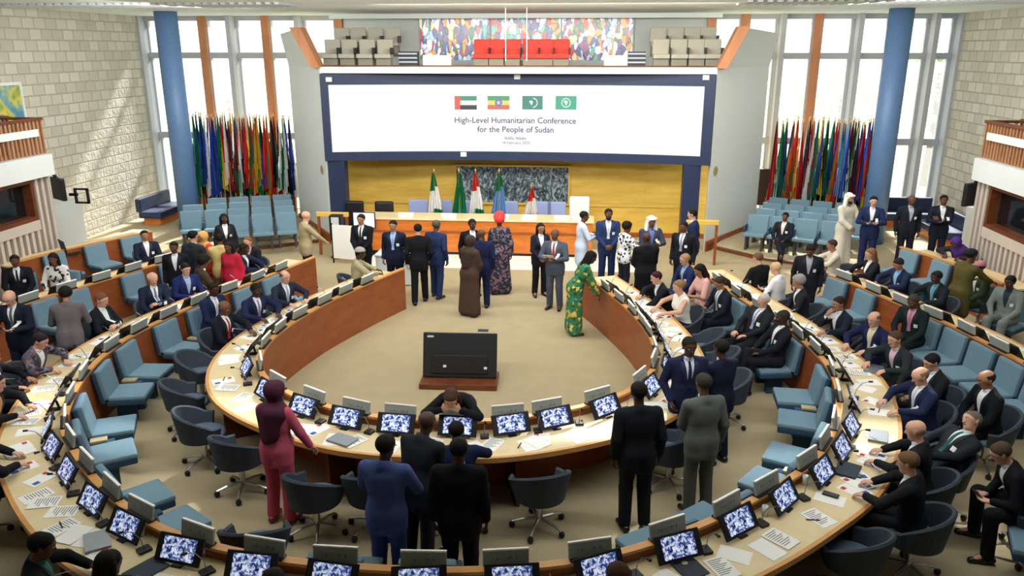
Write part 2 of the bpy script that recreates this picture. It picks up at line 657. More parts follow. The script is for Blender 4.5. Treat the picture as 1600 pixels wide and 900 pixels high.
# ---------------------------------------------------------------- booths and galleries at the sides
M_SLATD = mat('2a2220', 0.7)
M_SLATL = mat('c9bdb0', 0.6, 0.08, 5)
M_SLATW = wood('slat_wood', 'a06a45', 'b98760', (3, 3, 1), 0.5)
M_GLASSD = mat('17181a', 0.08, 0.15, 1.0, spec=0.7)
for side, sg, X, Y1 in (('left', -1, -10.5, 17.35), ('right', 1, 10.6, 18.55)):
    Y0 = 7.0
    xo = -11.99 if sg < 0 else 12.39
    def bx(mb, a, b, y0, y1, z0, z1, mi=0):
        x0, x1 = X + sg * a, X + sg * b
        mb.box(min(x0, x1), max(x0, x1), y0, y1, z0, z1, mi)
        return mb
    body = MB()
    bx(body, 0.12, abs(xo - X), Y0, Y1 - .02, 0, 1.45)
    bx(body, 0.5, abs(xo - X), Y0, Y1 - .02, 1.45, 2.4)
    struct('wall_booth_' + side, body, M_SLATD)
    sl = MB()
    n = int((Y1 - Y0) / 0.2)
    for i in range(n):
        y = Y1 - 0.1 - i * 0.2
        bx(sl, 0.0, 0.12, y - .05, y + .04, 0.0, 1.24 if i > 2 else 2.38)
    bx(sl, -0.02, 0.12, Y0, Y1 - .62, 1.24, 1.46)
    struct('trim_booth_slats_' + side, sl, M_SLATL)
    b = empty('booth_window', 'dark wide interpreter booth window in a wooden frame on the %s side' % side, 'booth window', (X, (Y0 + Y1) / 2, 1.46))
    hw = (Y1 - .62 - Y0) / 2
    off = -0.31
    m = MB()
    for y0, y1, z0, z1 in ((-hw, hw, 0, .09), (-hw, hw, .84, .93), (hw - .1, hw, .09, .84), (-hw, -hw + .1, .09, .84)):
        m.box(min(0, sg * .3), max(0, sg * .3), y0 + off, y1 + off, z0, z1)
    m.build('frame', M_WOODDK, b)
    MB().box(min(sg * .22, sg * .25), max(sg * .22, sg * .25), -hw + .1 + off, hw - .1 + off, .09, .84).build('pane', M_GLASSD, b)
    slab = MB()
    bx(slab, -0.12, abs(xo - X), Y0, Y1 + .02, 2.4, 2.88)
    struct('floor_gallery_' + side, slab, M_WHITE)
    ra = empty('gallery_railing', 'slatted wooden railing of the gallery above the %s booth' % side, 'railing', (X, Y1, 2.88))
    m = MB()
    m2 = MB()
    L = Y1 - Y0
    for i in range(int(L / 0.13)):
        y = -0.05 - i * .13
        m.box(-.02, .03, y - .025, y + .025, 0.02, 0.78)
    for i in range(6):
        x = sg * (0.2 + i * .2)
        m.box(x - .025, x + .025, -.06, -.02, 0.02, 0.78)
    m.build('slats', M_SLATW, ra)
    m2.box(-.05, .05, -L, 0.0, .76, .82)
    m2.box(min(0, sg * 1.3), max(0, sg * 1.3), -.06, 0, .76, .82)
    m2.build('handrail', M_WOODDK, ra)
    MB().box(min(-.04 * sg, -.075 * sg), max(-.04 * sg, -.075 * sg), -L, -0.25, .42, .58).build('band', M_WHITE, ra)
    ms = MB()
    for i in range(30):
        y = -0.35 - i * .13
        zz = .82 + max(0, (-y - .6)) * .36
        ms.box(sg * .55 - .02, sg * .55 + .02, y - .02, y + .02, .1, zz)
    ms.tube([(sg * .55, -.3, .84), (sg * .55, -.7, .88), (sg * .55, -4.2, 2.13)], .035, 6)
    ms.build('stair_balusters', M_WOODDK, ra)
    for j in range(3):
        s_ = empty('gallery_bench', 'dark blue bench behind the %s gallery railing, %s from its far end' % (side, nth(j + 1)), 'seat', (X + sg * .75, Y1 - .8 - j * .75, 2.88))
        MB().box(-.25, .25, -.3, .3, .0, .38, bev=.04).build('cushion', M_NAVY, s_)
        MB().box(min(sg * .2, sg * .32), max(sg * .2, sg * .32), -.3, .3, .38, .6, bev=.03).build('backrest', M_NAVY, s_)

struct('wall_block_left', MB().box(-12.0, -10.95, 17.45, 19.0, 0, 1.55), M_GREY)
struct('wall_block_right', MB().box(11.2, 12.4, 18.65, 20.1, 0.0, 1.5), M_GREY)
# mounted display arms on the booth corners
for side, x, y, sg in (('left', -10.45, 17.5, 1), ('right', 10.62, 18.7, -1)):
    d = empty('wall_display', 'black display on a bracket at the corner of the %s interpreter booth' % side, 'display', (x, y, 2.0))
    MB().box(-.3, .3, -.05, .05, -.22, .3, M=Matrix.Rotation(R(-35 * sg), 4, 'Z'), bev=.02).build('casing', M_BLACK, d)
    MB().tube([(0, .05, 0.2), (-sg * .1, .0, .45), (-sg * .15, -.1, .5)], .04, 8).build('bracket', M_BLACK, d)
    if side == 'right':
        continue
    mm = MB()
    for a in ((.38, .42, -.3, .05), (.68, .72, -.3, .05)):
        mm.box(a[0] * sg if sg > 0 else -a[1], a[1] * sg if sg > 0 else -a[0], -.03, .03, a[2], a[3])
    for z in (-.3, .02):
        mm.box(.38 if sg > 0 else -.72, .72 if sg > 0 else -.38, -.03, .03, z, z + .04)
    mm.box(.25 if sg > 0 else -.45, .45 if sg > 0 else -.25, -.03, .03, -.12, -.06)
    mm.build('frame', M_BLACK, d)
p = empty('painting', 'small blue and yellow landscape painting on the left stone wall', 'painting', (-11.97, 18.2, 3.9))


def _paint(nt, tc, b):
    n = nt.nodes.new('ShaderNodeTexNoise')
    n.inputs['Scale'].default_value = 2.2
    nt.links.new(tc.outputs['Object'], n.inputs['Vector'])
    return ramp(nt, n.outputs['Fac'], [(0.35, '4f8aa5'), (0.48, '7fa8a0'), (0.55, 'd8c43c'), (0.7, '6f9a58')])


MB().box(-.02, .02, -.6, .6, -.45, .45).build('canvas', nodemat('painting', _paint), p)
m = MB()
m.box(0, .05, -.66, .66, .45, .52).box(0, .05, -.66, .66, -.52, -.45).box(0, .05, .6, .66, -.45, .45).box(0, .05, -.66, -.6, -.45, .45)
m.build('frame', M_WHITE, p)

# ---------------------------------------------------------------- stained glass, generic coloured panes


def _glass(nt, tc, b):
    mp = nt.nodes.new('ShaderNodeMapping')
    mp.inputs['Scale'].default_value = (1.0, 1, 0.5)
    nt.links.new(tc.outputs['Object'], mp.inputs[0])
    v = nt.nodes.new('ShaderNodeTexVoronoi')
    v.inputs['Scale'].default_value = 8.0
    nt.links.new(mp.outputs[0], v.inputs['Vector'])
    n = nt.nodes.new('ShaderNodeTexNoise')
    n.inputs['Scale'].default_value = 1.1
    n.inputs['Detail'].default_value = 2
    nt.links.new(mp.outputs[0], n.inputs['Vector'])
    sp_ = nt.nodes.new('ShaderNodeSeparateColor')
    nt.links.new(v.outputs['Color'], sp_.inputs[0])
    mm = nt.nodes.new('ShaderNodeMath')
    mm.operation = 'MULTIPLY_ADD'
    nt.links.new(sp_.outputs[0], mm.inputs[0])
    mm.inputs[1].default_value = 0.85
    nt.links.new(n.outputs['Fac'], mm.inputs[2])
    m3 = nt.nodes.new('ShaderNodeMath')
    m3.operation = 'SUBTRACT'
    nt.links.new(mm.outputs[0], m3.inputs[0])
    m3.inputs[1].default_value = 0.40
    c = ramp(nt, m3.outputs[0], [(0.0, '5fa596'), (0.13, 'a3bdd4'), (0.24, '56648c'), (0.34, 'd3d9e8'), (0.45, 'b2505a'),
                                 (0.55, '74688c'), (0.64, 'e0dfe4'), (0.74, 'cf9458'), (0.84, '4d7460'), (0.93, 'ddd0a0')], 'CONSTANT')
    v2 = nt.nodes.new('ShaderNodeTexVoronoi')
    v2.feature = 'DISTANCE_TO_EDGE'
    v2.inputs['Scale'].default_value = 8.0
    nt.links.new(mp.outputs[0], v2.inputs['Vector'])
    ed = ramp(nt, v2.outputs['Distance'], [(0.0, '333333'), (0.04, 'ffffff')])
    mx = nt.nodes.new('ShaderNodeMix')
    mx.data_type = 'RGBA'
    mx.blend_type = 'MULTIPLY'
    mx.inputs[0].default_value = 1
    nt.links.new(c, mx.inputs[6])
    nt.links.new(ed, mx.inputs[7])
    return mx.outputs[2]


M_STAIN = nodemat('stained_panes', _glass, rough=0.2, emit=0.75)  # daylight behind the panes is put in as emission
sg_ = empty('stained_glass_window', 'wide stained glass window of coloured panes above the balcony', 'stained glass', (-0.02, 25.02, 4.86))
for k, (a, b) in enumerate(((-3.22, -1.08), (-1.04, 1.06), (1.10, 3.2))):
    MB().box(a, b, -.02, .02, 0, 1.28).build('glass_panel', M_STAIN, sg_)
m = MB()
for x in (-3.26, -1.08, 1.06, 3.2):
    m.box(x, x + .04, -.04, .04, 0, 1.28)
m.box(-3.26, 3.24, -.04, .04, 1.26, 1.3)
m.build('frame', M_FIN, sg_)
# ================================================================ plan of the desk rings
R1 = [(1.8, 15.45), (2.25, 14.3), (2.7, 12.9), (2.92, 11.6), (2.85, 10.6), (2.45, 9.75), (1.75, 9.17), (.85, 8.76), (0, 8.68)]
R2 = [(4.0, 16.2), (4.55, 14.2), (5.05, 12.4), (5.25, 10.9), (5.0, 9.5), (4.4, 8.2), (3.7, 7.4), (2.9, 6.7), (2.0, 6.15), (1.0, 5.87), (0, 5.8)]
R3 = [(6.75, 15.75), (7.0, 15.25), (7.3, 14.35), (7.6, 13.5), (7.87, 12.75), (8.05, 11.9), (8.2, 11.1), (8.27, 10.0)]
C1 = Curve(sym(R1, 0.03))
C2 = Curve(sym(R2, 0.10))
C3L = Curve([(-x, y) for x, y in R3])
C3R = Curve([(x, y) for x, y in R3[::-1]])
C4L = Curve([(-8.75, 18.3), (-9.25, 17.3), (-9.75, 16.2), (-10.05, 15.2)])
C4R = Curve([(9.9, 15.4), (9.75, 16.3), (9.45, 17.3), (9.05, 18.3)])
PAIRS = [2.1, 4.12, 6.03, 8.1, 10.36, 13.6, 16.9, 19.0, 21.0, 23.1, 25.1]
SEATQ = [q + d for q in PAIRS for d in (-.42, .42)] + [26.3]
# ================================================================ people: pose and place
def V(*a):
    return np.array(a, float)


def rx(a):
    c, s = math.cos(a), math.sin(a)
    return np.array([[1, 0, 0], [0, c, -s], [0, s, c]])


def ry(a):
    c, s = math.cos(a), math.sin(a)
    return np.array([[c, 0, s], [0, 1, 0], [-s, 0, c]])


def rz_(a):
    c, s = math.cos(a), math.sin(a)
    return np.array([[c, -s, 0], [s, c, 0], [0, 0, 1]])


# arm presets: wrist in torso frame (x outward), elbow pole, hand direction, palm normal (x outward)
ARMS = {
    'down': ((.255, .03, -.08), (.3, -1, 0), (0.02, .12, -1), (-1, .1, 0)),
    'clasp': ((.07, .25, .02), (1, -.6, -.3), (-.75, .35, -.45), (0, -1, 0)),
    'phone': ((.09, .30, .20), (1, -.5, -.6), (-.45, .75, .25), (0, -.3, 1)),
    'lap': ((.12, .31, .04), (1, -.5, .1), (-.4, .85, -.2), (0, -.1, -1)),
    'table': ((.17, .42, .19), (1, -.4, -.1), (-.25, 1, -.05), (0, 0, -1)),
    'fold': ((-.03, .33, .20), (1, -.2, -.5), (-1, .15, 0), (0, -.2, -1)),
    'cross': ((-.09, .21, .24), (1, .3, -.9), (-.9, -.1, .3), (0, -1, 0)),
    'chin': ((.05, .22, .47), (.5, .6, -1), (-.3, -.35, .8), (-.2, -1, 0)),
    'back': ((.07, -.19, -.02), (1, -.6, 0), (-.8, -.1, -.4), (0, 1, 0)),
    'reach': ((.15, .55, .22), (.8, -.3, -.5), (0, 1, 0), (0, 0, -1)),
    'lean': ((.18, .46, .02), (1, -.5, .2), (0, .9, -.4), (0, -.4, -1)),
    'head': ((.11, .14, .60), (1, .7, .1), (-.55, -.2, .75), (-.8, -.4, 0)),
    'pocket': ((.21, .11, -.02), (.6, -1, 0), (-.2, .25, -1), (-1, 0, 0)),
    'out': ((.34, .28, .02), (.8, -.8, -.2), (.3, .8, -.4), (0, -.3, -1)),
    'chair': ((.32, .22, -.10), (.6, -1, .2), (.25, .6, -.6), (0, -.4, -1)),
}


def pose(sp):
    """joint positions in the person's own frame (pelvis over the origin, facing +Y)"""
    s = sp['h'] / 1.75
    sit = sp['sit']
    J = {'s': s}
    pel = V(0, 0, .605) if sit else V(0, 0, .95 * s)
    Rt = rz_(R(sp['twist'])) @ rx(-R(sp['lean'])) @ ry(R(sp['side']))
    J['Rt'], J['pel'] = Rt, pel
    T = lambda x, y, z: pel + Rt @ (V(x, y, z) * s)
    J['T'] = T
    fem = sp['fem']
    sw = .162 if fem else .196
    for k, sg in (('R', 1), ('L', -1)):
        hip = pel + V(sg * .095, 0, -.04) * s
        if not sit:
            st = sp['stride'] * sg
            knee = V(sg * .10 * s, .5 * st + .025, .50 * s)
            ank = V(sg * .11 * s, st - .02, .085 * s)
            if sp['legs'] == 'back':      # leaning stance, feet behind
                knee = V(sg * .10 * s, -.04, .50 * s)
                ank = V(sg * .11 * s, -.10, .085 * s)
            fd = V(sg * .18, 1, -.10)
        else:
            lg = sp['legs']
            knee = V(sg * .13, .43 * s, .565)
            ank = V(sg * .12, .46 * s, .085)
            fd = V(sg * .15, 1, -.10)
            if lg == 'tuck':
                ank = V(sg * .12, .30 * s, .09)
            if lg == 'out':
                knee = V(sg * .13, .42 * s, .55)
                ank = V(sg * .14, .74 * s, .10)
            if lg == 'wide':
                knee = V(sg * .24, .39 * s, .565)
                ank = V(sg * .25, .36 * s, .085)
            if lg == 'cross' and sg > 0:
                knee = V(-.02, .46 * s, .69)
                ank = V(-.20, .66 * s, .42)
                fd = V(-.3, .9, -.15)
        J['hip' + k], J['knee' + k], J['ank' + k], J['foot' + k] = hip, knee, ank, fd / np.linalg.norm(fd)
        S = T(sg * sw, 0, .435)
        a = sp['arms'][0 if sg < 0 else 1]
        wr, pole, hd, pn = ARMS[a] if isinstance(a, str) else a
        W = T(sg * wr[0], wr[1], wr[2])
        if sit and a in ('table', 'fold'):
            W[2] = .84
        if not sit and a == 'chair':
            W[2] = .86
        mir = V(sg, 1, 1)
        P = Rt @ (V(*pole) * mir)
        HD = Rt @ (V(*hd) * mir)
        PN = Rt @ (V(*pn) * mir)
        L1, L2 = .285 * s, .255 * s
        d = W - S
        n = np.linalg.norm(d)
        if n > (L1 + L2) * .985:
            W = S + d / n * (L1 + L2) * .985
            n = (L1 + L2) * .985
            d = W - S
        u = d / n
        a1 = (L1 * L1 - L2 * L2 + n * n) / (2 * n)
        hh = math.sqrt(max(0, L1 * L1 - a1 * a1))
        P = P - u * (P @ u)
        P = P / (np.linalg.norm(P) + 1e-9)
        J['sh' + k], J['el' + k], J['wr' + k] = S, S + u * a1 + P * hh, W
        J['hd' + k] = HD / np.linalg.norm(HD)
        PN = PN - J['hd' + k] * (PN @ J['hd' + k])
        J['pn' + k] = PN / np.linalg.norm(PN)
    nb = T(0, 0, .50)
    Rh = rz_(R(sp['twist'] + sp['turn'])) @ rx(-R(sp['nod'])) @ ry(R(sp['tilt']))
    up = Rh @ V(0, 0, 1)
    spine = Rt @ V(0, 0, 1)
    J['neck'] = nb
    J['head'] = nb + (up * .5 + spine * .5) * .155 * s + Rh @ V(0, .025, 0) * s
    J['Rh'] = Rh
    return J


DEF = dict(sit=False, h=1.74, lean=2, side=0, twist=0, turn=0, nod=6, tilt=0, fem=False, stride=0.0, legs='', off=(0, 0), sq=None, arms=('down', 'down'), fat=1.0, chair=None, z=0.0,
           top='suit', c1='1d2130', c2=None, shirt='e6e8ea', tie=None, hair='short', hc='17130f', skin='5a3b2b', badge=True, shoe='17130f', beard=False, pat=None, ring=None)
PEOPLE = []
PLOC = []
SKIN = dict(d='4a3126', b='67432f', t='a5775a', l='cf9f86', p='dcb09a')


def person(px, py, yaw, who, **k):
    """px, py: where the head shows; yaw 0 looks away from the gallery, 90 to the left, 180 towards it"""
    sp = dict(DEF)
    if k.get('sit'):
        sp.update(lean=8, arms=('table', 'table'), nod=14, chair=None)
    sp.update(k)
    sp['skin'] = SKIN.get(sp['skin'], sp['skin'])
    if sp['c2'] is None:
        sp['c2'] = sp['c1']
    J = pose(sp)
    hd = J['head']
    w_ = at(px, py, z=hd[2] + sp['z'])
    if isinstance(yaw, tuple):
        cv = yaw[0]
        q, o = cv.near(w_)
        a = cv.yaw(q) + R(yaw[1])
    else:
        a = R(yaw)
    h2 = rz_(a) @ hd
    sp.update(x=w_[0] - h2[0] + sp['off'][0], y=w_[1] - h2[1] + sp['off'][1], yaw=a, who=who, J=J, cv=yaw[0] if isinstance(yaw, tuple) else None)
    if isinstance(yaw, tuple) and sp['ring']:
        # seated at a ring: keep the pelvis on the row of seats
        q, o = cv.near((sp['x'], sp['y']))
        if cv is C2:
            q = sp['sq'] or min(SEATQ, key=lambda v: abs(v - q))
        p = cv.p(q, sp['ring'])
        sp['x'], sp['y'] = p
    if isinstance(yaw, tuple) and sp['chair'] == 'swivel' and cv in (C1, C2, C3L, C3R):
        q, o = cv.near((sp['x'], sp['y']))
        if -1.02 < o < 0 and .1 < q < cv.L - .1:      # keep clear of the desk edge
            sp['x'], sp['y'] = cv.p(q, -1.02)
    PEOPLE.append(sp)
    PLOC.append((sp['x'], sp['y']))


NAVY, NAVY2, BLK, CHAR, GREY, BLUE = '1e2740', '263458', '16181c', '25282f', '4c5362', '33446f'
# ---- standing on the open floor, from left to right
person(653, 358, 10, 'black suit', c1=BLK, skin='l', stride=.14, arms=('down', 'pocket'), label='person seen from behind in a black suit walking toward the podium')
person(682, 352, -20, 'navy suit by the podium', c1=NAVY2, skin='b', stride=-.08, hc='55504a', label='person in a bright navy suit walking right beside the person in black before the podium')
person(614, 353, 178, 'open navy jacket', c1='1a2136', c2=BLK, shirt='9fb6dc', skin='t', tie='8aa6d8', label='person facing us in an open dark jacket and pale blue shirt')
person(564, 343, 172, 'black suit by the white lit screen', c1=BLK, skin='t', arms=('clasp', 'clasp'), tie='2c2c30', label='person in a black suit with folded hands standing before the white lit screen')
person(735, 377, -28, 'brown abaya', top='robe', c1='4a3a32', hair='hijab', hc='3d2f29', skin='t', fem=True, h=1.68, arms=('clasp', 'clasp'), badge=False, label='person in a long brown robe and brown headscarf standing on the open floor')
person(738, 351, 200, 'black clothes behind the brown robe', c1=BLK, skin='d', label='person in black half hidden behind the brown robe, facing the gallery')
person(752, 366, 5, 'navy jacket', c1='1d2545', skin='b', hair='bald', h=1.7, label='person with a shaved head in a navy jacket seen from behind beside the brown robe')
person(780, 345, 15, 'red headwrap', top='robe', c1='33343f', pat='dots', hair='wrap', hc='d8403a', skin='d', fem=True, h=1.78, arms=('clasp', 'down'), badge=False, label='person in a red headwrap and long dark patterned dress standing before the podium')
person(845, 357, 200, 'dark jacket and white top', c1='20222c', c2='1b1c22', shirt='e6e8ea', hair='long', skin='t', fem=True, h=1.66, arms=('clasp', 'clasp'), label='person in a dark jacket, white top and skirt just behind the grey suit')
person(867, 367, 165, 'mid grey suit', hold=('paper', 'white paper held by the person in the mid grey suit'), c1=GREY, tie='9c3b3e', skin='b', hair='bald', arms=('phone', 'phone'), label='person in a mid grey suit and red tie holding papers on the open floor')
person(913, 338, -80, 'pale blue tunic', top='tunic', c1='c3cfe6', c2='c9d3e6', skin='b', arms=('phone', 'phone'), badge=False, label='person in a pale blue tunic and trousers facing right beside the podium')
person(951, 335, 185, 'tall navy suit', c1='27365f', c2='222f55', skin='b', beard=True, tie='c8cdd6', h=1.84, arms=('clasp', 'clasp'), label='tall bearded person in a navy suit facing us before the gold wall')
person(980, 355, -60, 'white spotted blouse', top='blouse', c1='e8e8ec', c2='20242e', pat='spots', hair='curly', skin='b', fem=True, h=1.66, arms=('reach', 'phone'), badge=False, label='person in a white black-spotted blouse and dark trousers reaching toward the right')
person(1018, 347, 195, 'white headscarf', c1='3a4254', c2='2a3044', hair='keffiyeh', hc='e4e2de', skin='b', shirt='6b74a8', arms=('phone', 'clasp'), label='person in a dark blue jacket with a white head cloth near the gold wall')
person(1030, 374, 15, 'black cloak', off=(-.25, .05), top='robe', c1='17181c', hair='bald', skin='d', arms=('clasp', 'clasp'), badge=False, h=1.76, label='broad person in a long black cloak seen from behind at the right inner desk tip')
person(1068, 355, 150, 'dark suit and striped tie', c1='1d1f24', tie='8b93a5', skin='b', label='person in a dark suit and grey tie facing left before the right gold rail')
person(1082, 335, 75, 'navy suit by the rail', c1='202c50', skin='l', h=1.82, label='tall person in a navy suit standing at the right gold rail, turned left')
person(924, 402, -75, 'green patterned dress', top='robe', c1='3f7a4c', pat='floral', hair='long', hc='17130f', skin='d', fem=True, h=1.7, lean=26, nod=25, arms=('lean', 'lean'), badge=False, label='person in a long green and yellow patterned dress leaning onto the inner desk')
person(478, 338, -55, 'beige jacket', top='suit', c1='a99a78', c2='1c1d24', skin='l', shirt='d8d2c2', hair='bald', badge=False, arms=('down', 'lean'), label='person in a beige jacket and dark trousers reaching for the left gold rail')
# ---- near standing group
person(430, 612, -12, 'red suit', top='suit', c1='c4586e', c2='b84f64', hair='hijab', hc='4d2238', skin='l', fem=True, h=1.74, turn=-30, arms=('clasp', 'chair'), badge=False, shoe='7a2436', label='person in a bright red suit and plum headscarf with a hand on a tub chair')
person(603, 697, -6, 'blue suit', c1='4c5c90', c2='3c4c80', skin='d', h=1.76, arms=('phone', 'phone'), turn=-12, label='person in a mid blue suit seen from behind among the near standing group')
person(667, 660, -22, 'charcoal suit', c1='24272e', skin='d', hair='bald', lean=18, nod=15, arms=('clasp', 'clasp'), label='person in a charcoal suit bending between the blue suit and the broad black suit')
person(713, 674, 10, 'dark navy jacket at the desk', c1='1d2444', skin='b', sit=True, nod=20, chair='swivel', label='person in a dark navy jacket at the inner desk, half hidden behind the black suit')
person(717, 702, 2, 'broad black suit', c1='15161a', skin='d', h=1.75, fat=1.08, arms=('down', 'down'), label='broad person in a black suit seen from behind, nearest of the standing group')
person(705, 622, 178, 'black jacket with hands at the head', c1='191a1e', c2='191a1e', hair='long', hc='4a3122', skin='l', fem=True, h=1.68, lean=60, nod=42, legs='back', arms=('head', 'head'), shirt='3a3030', badge=False, label='person in black bending over the inner desk with both hands at the brown hair')
person(998, 613, 12, 'black suit by the inner desk', c1='1b1d22', skin='d', h=1.8, arms=('down', 'down'), label='tall person in a black suit seen from behind, at the right of the inner desk')
person(1061, 538, 192, 'navy suit and dark tie', off=(.12, -.08), c1='1d2440', tie='20253c', shirt='ccd2e2', skin='d', h=1.8, arms=('clasp', 'pocket'), label='person in a navy suit and dark tie facing us beside the inner desk')
person(1103, 553, 35, 'dark navy suit in the trio', off=(.22, .22), c1='191d30', skin='d', h=1.72, arms=('clasp', 'clasp'), label='person in a dark navy suit seen from behind in the trio beside the inner desk')
person(1099, 599, 22, 'grey green suit', c1='5c605c', c2='50544f', skin='b', h=1.76, arms=('clasp', 'down'), hc='35302b', label='person in a grey green suit seen from behind, nearest of the trio at the desk')
# ---- standing at the right rear
person(1340, 312, -150, 'white robe', off=(-.15, .1), top='robe', c1='cfcabb', hair='keffiyeh', hc='e2e0d8', skin='t', beard=True, arms=('phone', 'clasp'), badge=False, z=.15, h=1.8, label='person in a long cream robe and white head cloth standing by the right blue column')
person(1365, 315, 165, 'navy suit beside the cream robe', hold=('phone', 'black phone held by the person in navy beside the cream robe'), c1='1f2a4e', skin='l', arms=('phone', 'phone'), z=.15, h=1.8, label='person in a navy suit looking down beside the cream robe')
person(1425, 313, 178, 'dark suit and grey shirt', c1='20242e', shirt='a9b0b8', skin='b', hair='bald', z=.15, h=1.8, label='person in a dark suit and grey shirt standing before the right rear window')
person(1475, 313, 170, 'dark suit with raised hands', c1='1d2230', skin='b', arms=('cross', 'phone'), z=.15, h=1.8, label='person in a dark suit with raised hands standing next to the right booth')
person(1283, 390, 168, 'dark suit between the seats', off=(-.22, -.1), c1='22242c', shirt='a9adb4', skin='b', nod=30, lean=6, label='person in a dark suit and grey shirt standing between rows of blue seats at right')
person(1502, 400, -70, 'olive shirt', off=(.2, .05), top='tunic', c1='57502c', c2='4a452a', skin='b', hair='cap', hc='1d2026', lean=10, arms=('phone', 'reach'), badge=False, label='person in an olive brown shirt and dark cap standing beside the right booth')
# ---- standing at the left
person(302, 369, -15, 'dark grey jacket', c1='2c3238', skin='l', h=1.76, arms=('down', 'clasp'), badge=False, label='person in a dark grey jacket seen from behind among the cluster at left rear')
person(350, 342, -150, 'dark jacket by the blue seats', c1='23242c', c2='2a2f3c', hair='long', skin='d', fem=True, h=1.66, label='person with long dark hair in a dark jacket standing beside the left audience seats')
person(318, 394, 195, 'black top with a badge', off=(-.74, .3), c1='1b1c20', skin='b', h=1.66, label='person in black with a white badge between the dark grey jacket and the red dress')
person(331, 386, 150, 'orange dress', off=(-.58, .8), top='robe', c1='d0472c', hair='hijab', hc='d8a05c', skin='t', fem=True, h=1.62, badge=False, label='person in an orange red dress and tan scarf in the cluster at left rear')
person(348, 379, 20, 'yellow shirt', off=(-.20, .30), top='blouse', c1='cdb878', c2='6a5a40', hair='short', skin='b', h=1.66, badge=False, arms=('phone', 'down'), label='person in a pale yellow shirt seen from behind in the cluster at left rear')
person(361, 392, 170, 'crimson dress', off=(-.17, .27), top='robe', c1='b3263a', hair='long', skin='b', fem=True, h=1.56, badge=False, label='shorter person in a crimson dress beside the yellow shirt at left rear')
person(103, 460, 25, 'mauve grey jacket', c1='645e62', c2='3c4048', hair='curly', skin='t', lean=16, nod=20, h=1.66, arms=('phone', 'phone'), badge=False, label='person in a mauve grey jacket bending forward behind the larger ring at left')
person(15, 466, 185, 'dark suit and grey tie at the left edge', hold=('phone', 'black phone in the hands of the bald person at the left edge'), c1='1b2030', tie='5a6058', skin='l', hair='bald', nod=28, arms=('phone', 'phone'), z=0, label='bald person in a dark suit looking down at a phone at the left edge')
# ---- seated, left side
S_ = dict(sit=True)
person(23, 408, (C3L, -40), 'dark suit and white shirt by the slats', chair='seat', c1='1b1d24', tie='24262c', skin='b', arms=('lap', 'lap'), nod=5, **S_, label='seated person in a dark suit and dark tie beside the left slatted booth')
person(83, 405, (C3L, -60), 'black and white top', chair='seat', top='blouse', c1='d8d6d0', c2='3a3230', pat='spots', hair='long', skin='b', fem=True, arms=('lap', 'lap'), badge=False, **S_, label='seated person with long dark hair in a black and white top near the left booth')
person(166, 470, (C2, 0), 'dark jacket with crossed arms', c1='1a2028', c2='343c4c', hair='short', hc='6a4a34', skin='l', fem=True, arms=('fold', 'lap'), chair='swivel', **S_, label='seated brown haired person in a dark jacket behind the left of the larger ring')
person(71, 533, (C2, -8), 'grey patterned jacket', c1='4d4c58', pat='dots', hair='short', hc='1d1420', skin='l', nod=26, lean=20, chair='swivel', badge=False, **S_, label='person in a grey patterned jacket writing at the left of the larger ring')
person(5, 548, (C2, 0), 'black suit at the left edge', off=(0, -.22), c1='17181c', skin='t', chair='swivel', **S_, label='dark haired person in a black suit at the left edge behind the grey patterned jacket')
person(9, 596, (C2, -10), 'black jacket with a tan collar', c1='1a1b1e', shirt='b98f63', hair='short', hc='2a1d16', skin='l', lean=18, chair='swivel', badge=False, **S_, label='person in black with a tan collar leaning on the larger ring at the left edge')
person(3, 670, (C2, 0), 'dark clothes, cut by the left edge', c1='1b1a20', skin='l', lean=16, chair='swivel', badge=False, **S_, label='person in dark clothes cut by the left edge beside the scattered papers')
person(65, 853, (C2, -30), 'black jacket at lower left', c1='17191b', shirt='3a6a60', skin='b', nod=20, chair='swivel', **S_, label='dark haired person in a black jacket seated at the lower left under the larger ring')
person(137, 876, (C2, 0), 'black hair at lower left', off=(.2, -.03), c1='15161a', hair='long', skin='b', fem=True, lean=12, chair='swivel', badge=False, **S_, label='person with smooth long black hair seen from behind at the lower left')
person(254, 430, (C2, -30), 'navy suit and white hair', off=(-.05, -.25), c1='20283c', tie='6f7f9c', skin='l', hair='fringe', hc='c9c5bd', arms=('fold', 'lap'), chair='swivel', **S_, label='seated white haired person in a navy suit with hands folded, left of the cluster')
person(308, 424, (C2, -20), 'bright navy suit', off=(0, .03), c1='20285a', shirt='9fb0d0', skin='l', arms=('lap', 'phone'), chair='swivel', **S_, label='seated dark haired person in a bright navy suit and pale blue shirt at left')
person(338, 410, (C2, 60), 'brown coat', off=(-.08, -.05), c1='4a3d2f', skin='b', hair='afro', arms=('lap', 'lap'), chair='swivel', badge=False, **S_, label='seated person in a brown coat with round black hair seen from behind')
person(345, 448, (C2, -8), 'navy suit and light tie', c1='1f2848', tie='c6c9d2', skin='d', ring=.36, arms=('lap', 'lap'), **S_, label='person in a navy suit and light tie on a blue seat behind the shaved head')
person(357, 482, (C1, -10), 'dark suit and red tie', c1='1a1c26', tie='a02a36', skin='b', hair='bald', chair='swivel', arms=('table', 'lap'), **S_, label='seated person with shaved head, dark suit and red tie at the left inner desk')
person(407, 454, (C1, -22), 'navy suit and speckled tie', c1='1e2444', tie='7d7a98', skin='d', chair='swivel', **S_, label='seated person in a navy suit and mauve tie at the left of the inner desk')
person(461, 444, (C1, -20), 'dark grey suit and pale tie', off=(.08, .28), c1='23283a', tie='93a6c2', skin='l', hair='fringe', hc='5a4634', chair='swivel', **S_, label='seated balding person in a dark suit and pale blue tie at the left inner desk')
